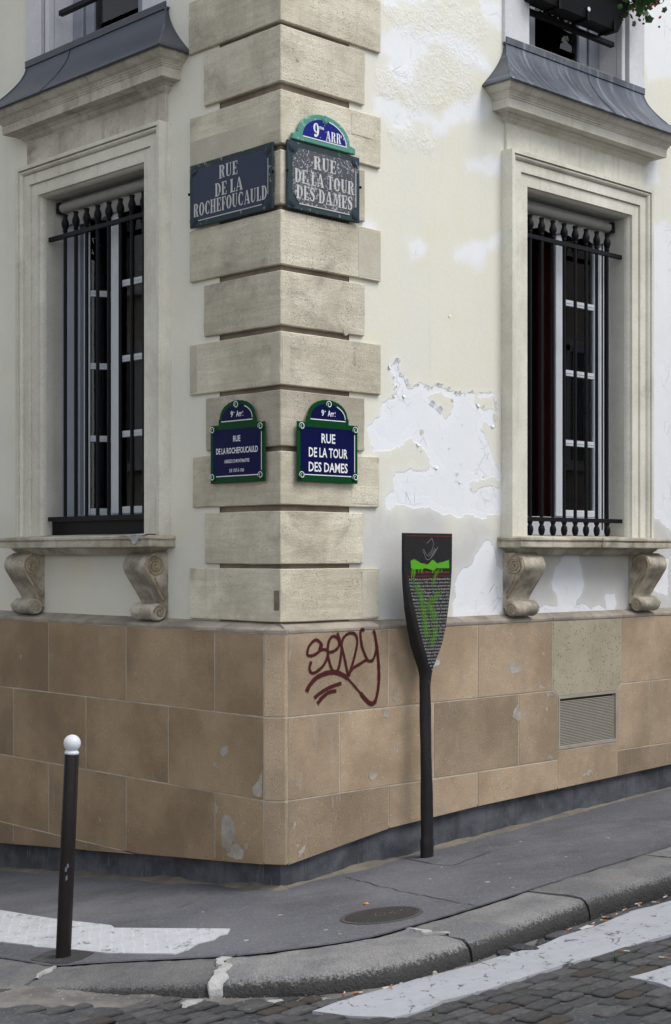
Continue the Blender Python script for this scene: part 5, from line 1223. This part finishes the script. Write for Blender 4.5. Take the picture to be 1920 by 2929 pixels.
cnt = {0: 0, 1: 0}
for x, y_, orange in sorted(BUTTS, key=lambda q: q[0]/q[1]):
    F = ground_frame(x, y_, lift(x, y_)+.002, random.uniform(0, 6.28)); w = ORD[cnt[orange]]; cnt[orange] += 1
    o = thing('cigarette_butt', F, 'cigarette end with %s, %s of its colour from the left along the kerb' % ('long orange filter' if orange else 'whitish paper', w), 'cigarette butt', 'cigarette butts along the kerb')
    link('paper', bmw2 if orange else bmw, F, o); link('filter', bmo2 if orange else bmo, F, o)
def blob(name, x, y_, z, sx, sy, sz, mat, label, cat, seed, group=None):
    b = bmesh.new(); bmesh.ops.create_icosphere(b, subdivisions=2, radius=1)
    for v in b.verts:
        k = 1+.35*mnoise.noise(v.co*1.7+Vector((seed,0,0)))+.18*mnoise.noise(v.co*4+Vector((seed,3,0))); v.co = Vector((v.co.x*sx*k, v.co.y*sy*k, max(v.co.z, -.25)*sz*k))
    F = ground_frame(x, y_, z, seed*1.3); return tag(link(name, mesh_from(b, recalc=False, smooth=(seed % 2 == 0)), F, None, mat), label, cat, group)
blob('orange_peel', .167, 8.157, ground(.167,8.157)+.003, .018, .012, .008, M['peel'], 'small bit of orange peel on the pavement behind the manhole cover', 'litter', 2)
blob('mortar_lump', -.648, 6.66, road_z(-.648,6.66)+.004, .075, .05, .016, M['lump'], 'flat broken lump of pale mortar below the left kerb stone', 'rubble', 3)
blob('mortar_lump', -.266, 6.60, road_z(-.266,6.60)+.004, .05, .035, .014, M['lump'], 'smaller pale mortar fragment below the white kerb joint', 'rubble', 5)
blob('bread_scrap', .45, 6.86, lift(.45,6.86)+.004, .026, .018, .016, M['chunk'], 'yellowish white scrap of food lying against the middle kerb stone', 'litter', 4)
blob('mortar_lump', -.06, 6.58, road_z(-.06,6.58)+.004, .04, .02, .012, M['lump'], 'thin pale splinter of mortar in the gutter left of the stripe tip', 'rubble', 7)
for k, (x, y_, s_) in enumerate(((.90,7.20,.10),(.80,7.13,.07),(1.0,7.27,.05))):
    blob('asphalt_chunk', x, y_, road_z(x,y_)+.012, s_, s_*.5, .018, M['asphalt_dark'], ('largest', 'leftmost', 'rightmost')[k]+' broken asphalt slab between kerb and crossing stripe', 'rubble', 9+2*k)
mb = MB(); PF = ground_frame(1.26, 7.50, lift(1.26,7.50)+.003, .6); rs = [[(-.05,-.018,0),(-.02,-.022,.004),(.02,-.02,.001),(.05,-.012,.008)],[(-.045,.0,.004),(-.015,.002,.010),(.02,0,.006),(.055,.004,.003)],[(-.04,.018,.002),(-.01,.022,.003),(.02,.018,.009),(.045,.014,.001)]]
mb.rings(rs, closed=False, caps=False); tag(link('paper_scrap', mesh_from(mb, recalc=False, smooth='all'), PF, None, M['paper']), 'crumpled white paper scrap in the gutter above the stripe', 'litter')
# grit: nobody could count it
mb = MB(); rg = random.Random(11)
for k in range(900):
    if k < 620:
        q = rg.randrange(20, 150); A = K_nose[q]; D = (K_nose[q]-K_back[q]).normalized(); p = A+D*(.03+abs(rg.gauss(0,.09))); z = road_z(p.x,p.y)+.016
    else:
        p = Vector((rg.uniform(-1.6,2.2), rg.uniform(7.2,10.4))); z = ground(p.x,p.y)+.002
        if (FR.inverted() @ Vector((p.x,p.y,0))).y > -.05 and (FR.inverted() @ Vector((p.x,p.y,0))).x > -.05: continue
        if p.y < 7.3: continue
    s_ = rg.uniform(.0015,.006) if k < 620 else rg.uniform(.001,.0035)
    mb.add([(p.x+s_*rg.uniform(-1,1), p.y+s_*rg.uniform(-1,1), z+s_*rg.uniform(0,.9)) for _ in range(4)], [(0,1,2),(0,2,3),(0,3,1),(1,3,2)])
tag(link('grit', mesh_from(mb), ID, None, M['lump']), 'fine pale grit scattered along gutter and pavement', 'grit', None, 'stuff')
# weeds
def tuft(x, y_, z, h_, n_, label, seed):
    rg = random.Random(seed); F = Matrix.Translation((x,y_,z)); mb = MB()
    for k in range(n_):
        a = rg.uniform(0,6.28); L = h_*rg.uniform(.5,1.1); w = .0035; d = Vector((math.cos(a),math.sin(a),0)); q = Vector((-d.y,d.x,0)); sp = rg.uniform(.2,.8)
        rs = [[d*L*sp*t*t-q*w*(1-t)+Vector((0,0,L*t*.9)), d*L*sp*t*t+q*w*(1-t)+Vector((0,0,L*t*.9))] for t in (0,.4,.75,1)]
        mb.rings(rs, closed=False, caps=False)
    return tag(link('grass_tuft', mesh_from(mb, recalc=False), F, None, M['leaf']), label, 'weed')
tuft(1.256, 6.712, road_z(1.256,6.712)+.005, .055, 34, 'green weed tuft growing between cobbles below the stripe', 1)
tuft(-.475, 7.14, ground(-.475,7.14), .018, 22, 'tiny green weed at the back of the white kerb joint', 2)
tuft(.40, 6.12, road_z(.40,6.12)+.005, .03, 16, 'small green weed at the bottom edge beside the stripe', 3)

# ------------------------------------------------------------------ the houses across the two streets: out of the picture, they shade the canyon, return warm light and show in the panes
M['far_wall'] = stone('cream_facade_across', (.50,.45,.36), (.60,.54,.44), .5, 30, .3, .01, streak=.2, dirtcol=(.3,.27,.22))
M['far_glass'] = plain('far_window_glass', (.03,.035,.04), .15)
M['far_roof'] = plain('far_zinc_roof', (.16,.17,.19), .5, .1, 1)
def house(into, right, base, w0, w1, depth, h_, label):
    F = Matrix(((right.x, into.x, 0, base.x), (right.y, into.y, 0, base.y), (0, 0, 1, 0), (0, 0, 0, 1)))
    t = thing('apartment_house', F, label, 'building', 'houses across the streets')
    part('wall', MB().box(w0, w1, 0, depth, -3.5, h_), M['far_wall'], t, F)
    part('cornice', MB().box(w0-.1, w1+.1, -.25, .0, h_-.35, h_), M['far_wall'], t, F)
    wm = mesh_from(MB().box(-.5,.5,-.03,.05,0,1.9)); wm.materials.append(M['far_glass'])
    fm = mesh_from(MB().box(-.66,-.5,-.09,.05,-.1,2.0).box(.5,.66,-.09,.05,-.1,2.0).box(-.66,.66,-.09,.05,1.9,2.1).box(-.7,.7,-.16,.05,-.2,-.1).box(-.03,.03,-.05,.05,0,1.9)); fm.materials.append(M['lilac'])
    z = .6
    while z+2.2 < h_:
        x = w0+1.3
        while x < w1-1.0:
            W = F @ Matrix.Translation((x, 0, z)); o = link('window', wm, W, t); link('window_frame', fm, W, o); x += 2.5
        z += 3.1
_nR = Vector((FR.to_3x3() @ Vector((0,-1,0)))[:2]); _nL = Vector((FL.to_3x3() @ Vector((0,-1,0)))[:2]); _uR = Vector((FR.to_3x3() @ Vector((1,0,0)))[:2]); _uL = Vector((FL.to_3x3() @ Vector((-1,0,0)))[:2]); _q = Vector((Q.x, Q.y))
house(_nL, _uL, _q+_nL*9.5, 1.5, 21, 6, 11.0, 'cream apartment house lining the far side of the left street')
house(_nR, -_uR, _q+_nR*9.0, -22, -1.5, 6, 8.2, 'cream apartment house lining the far side of the right street')
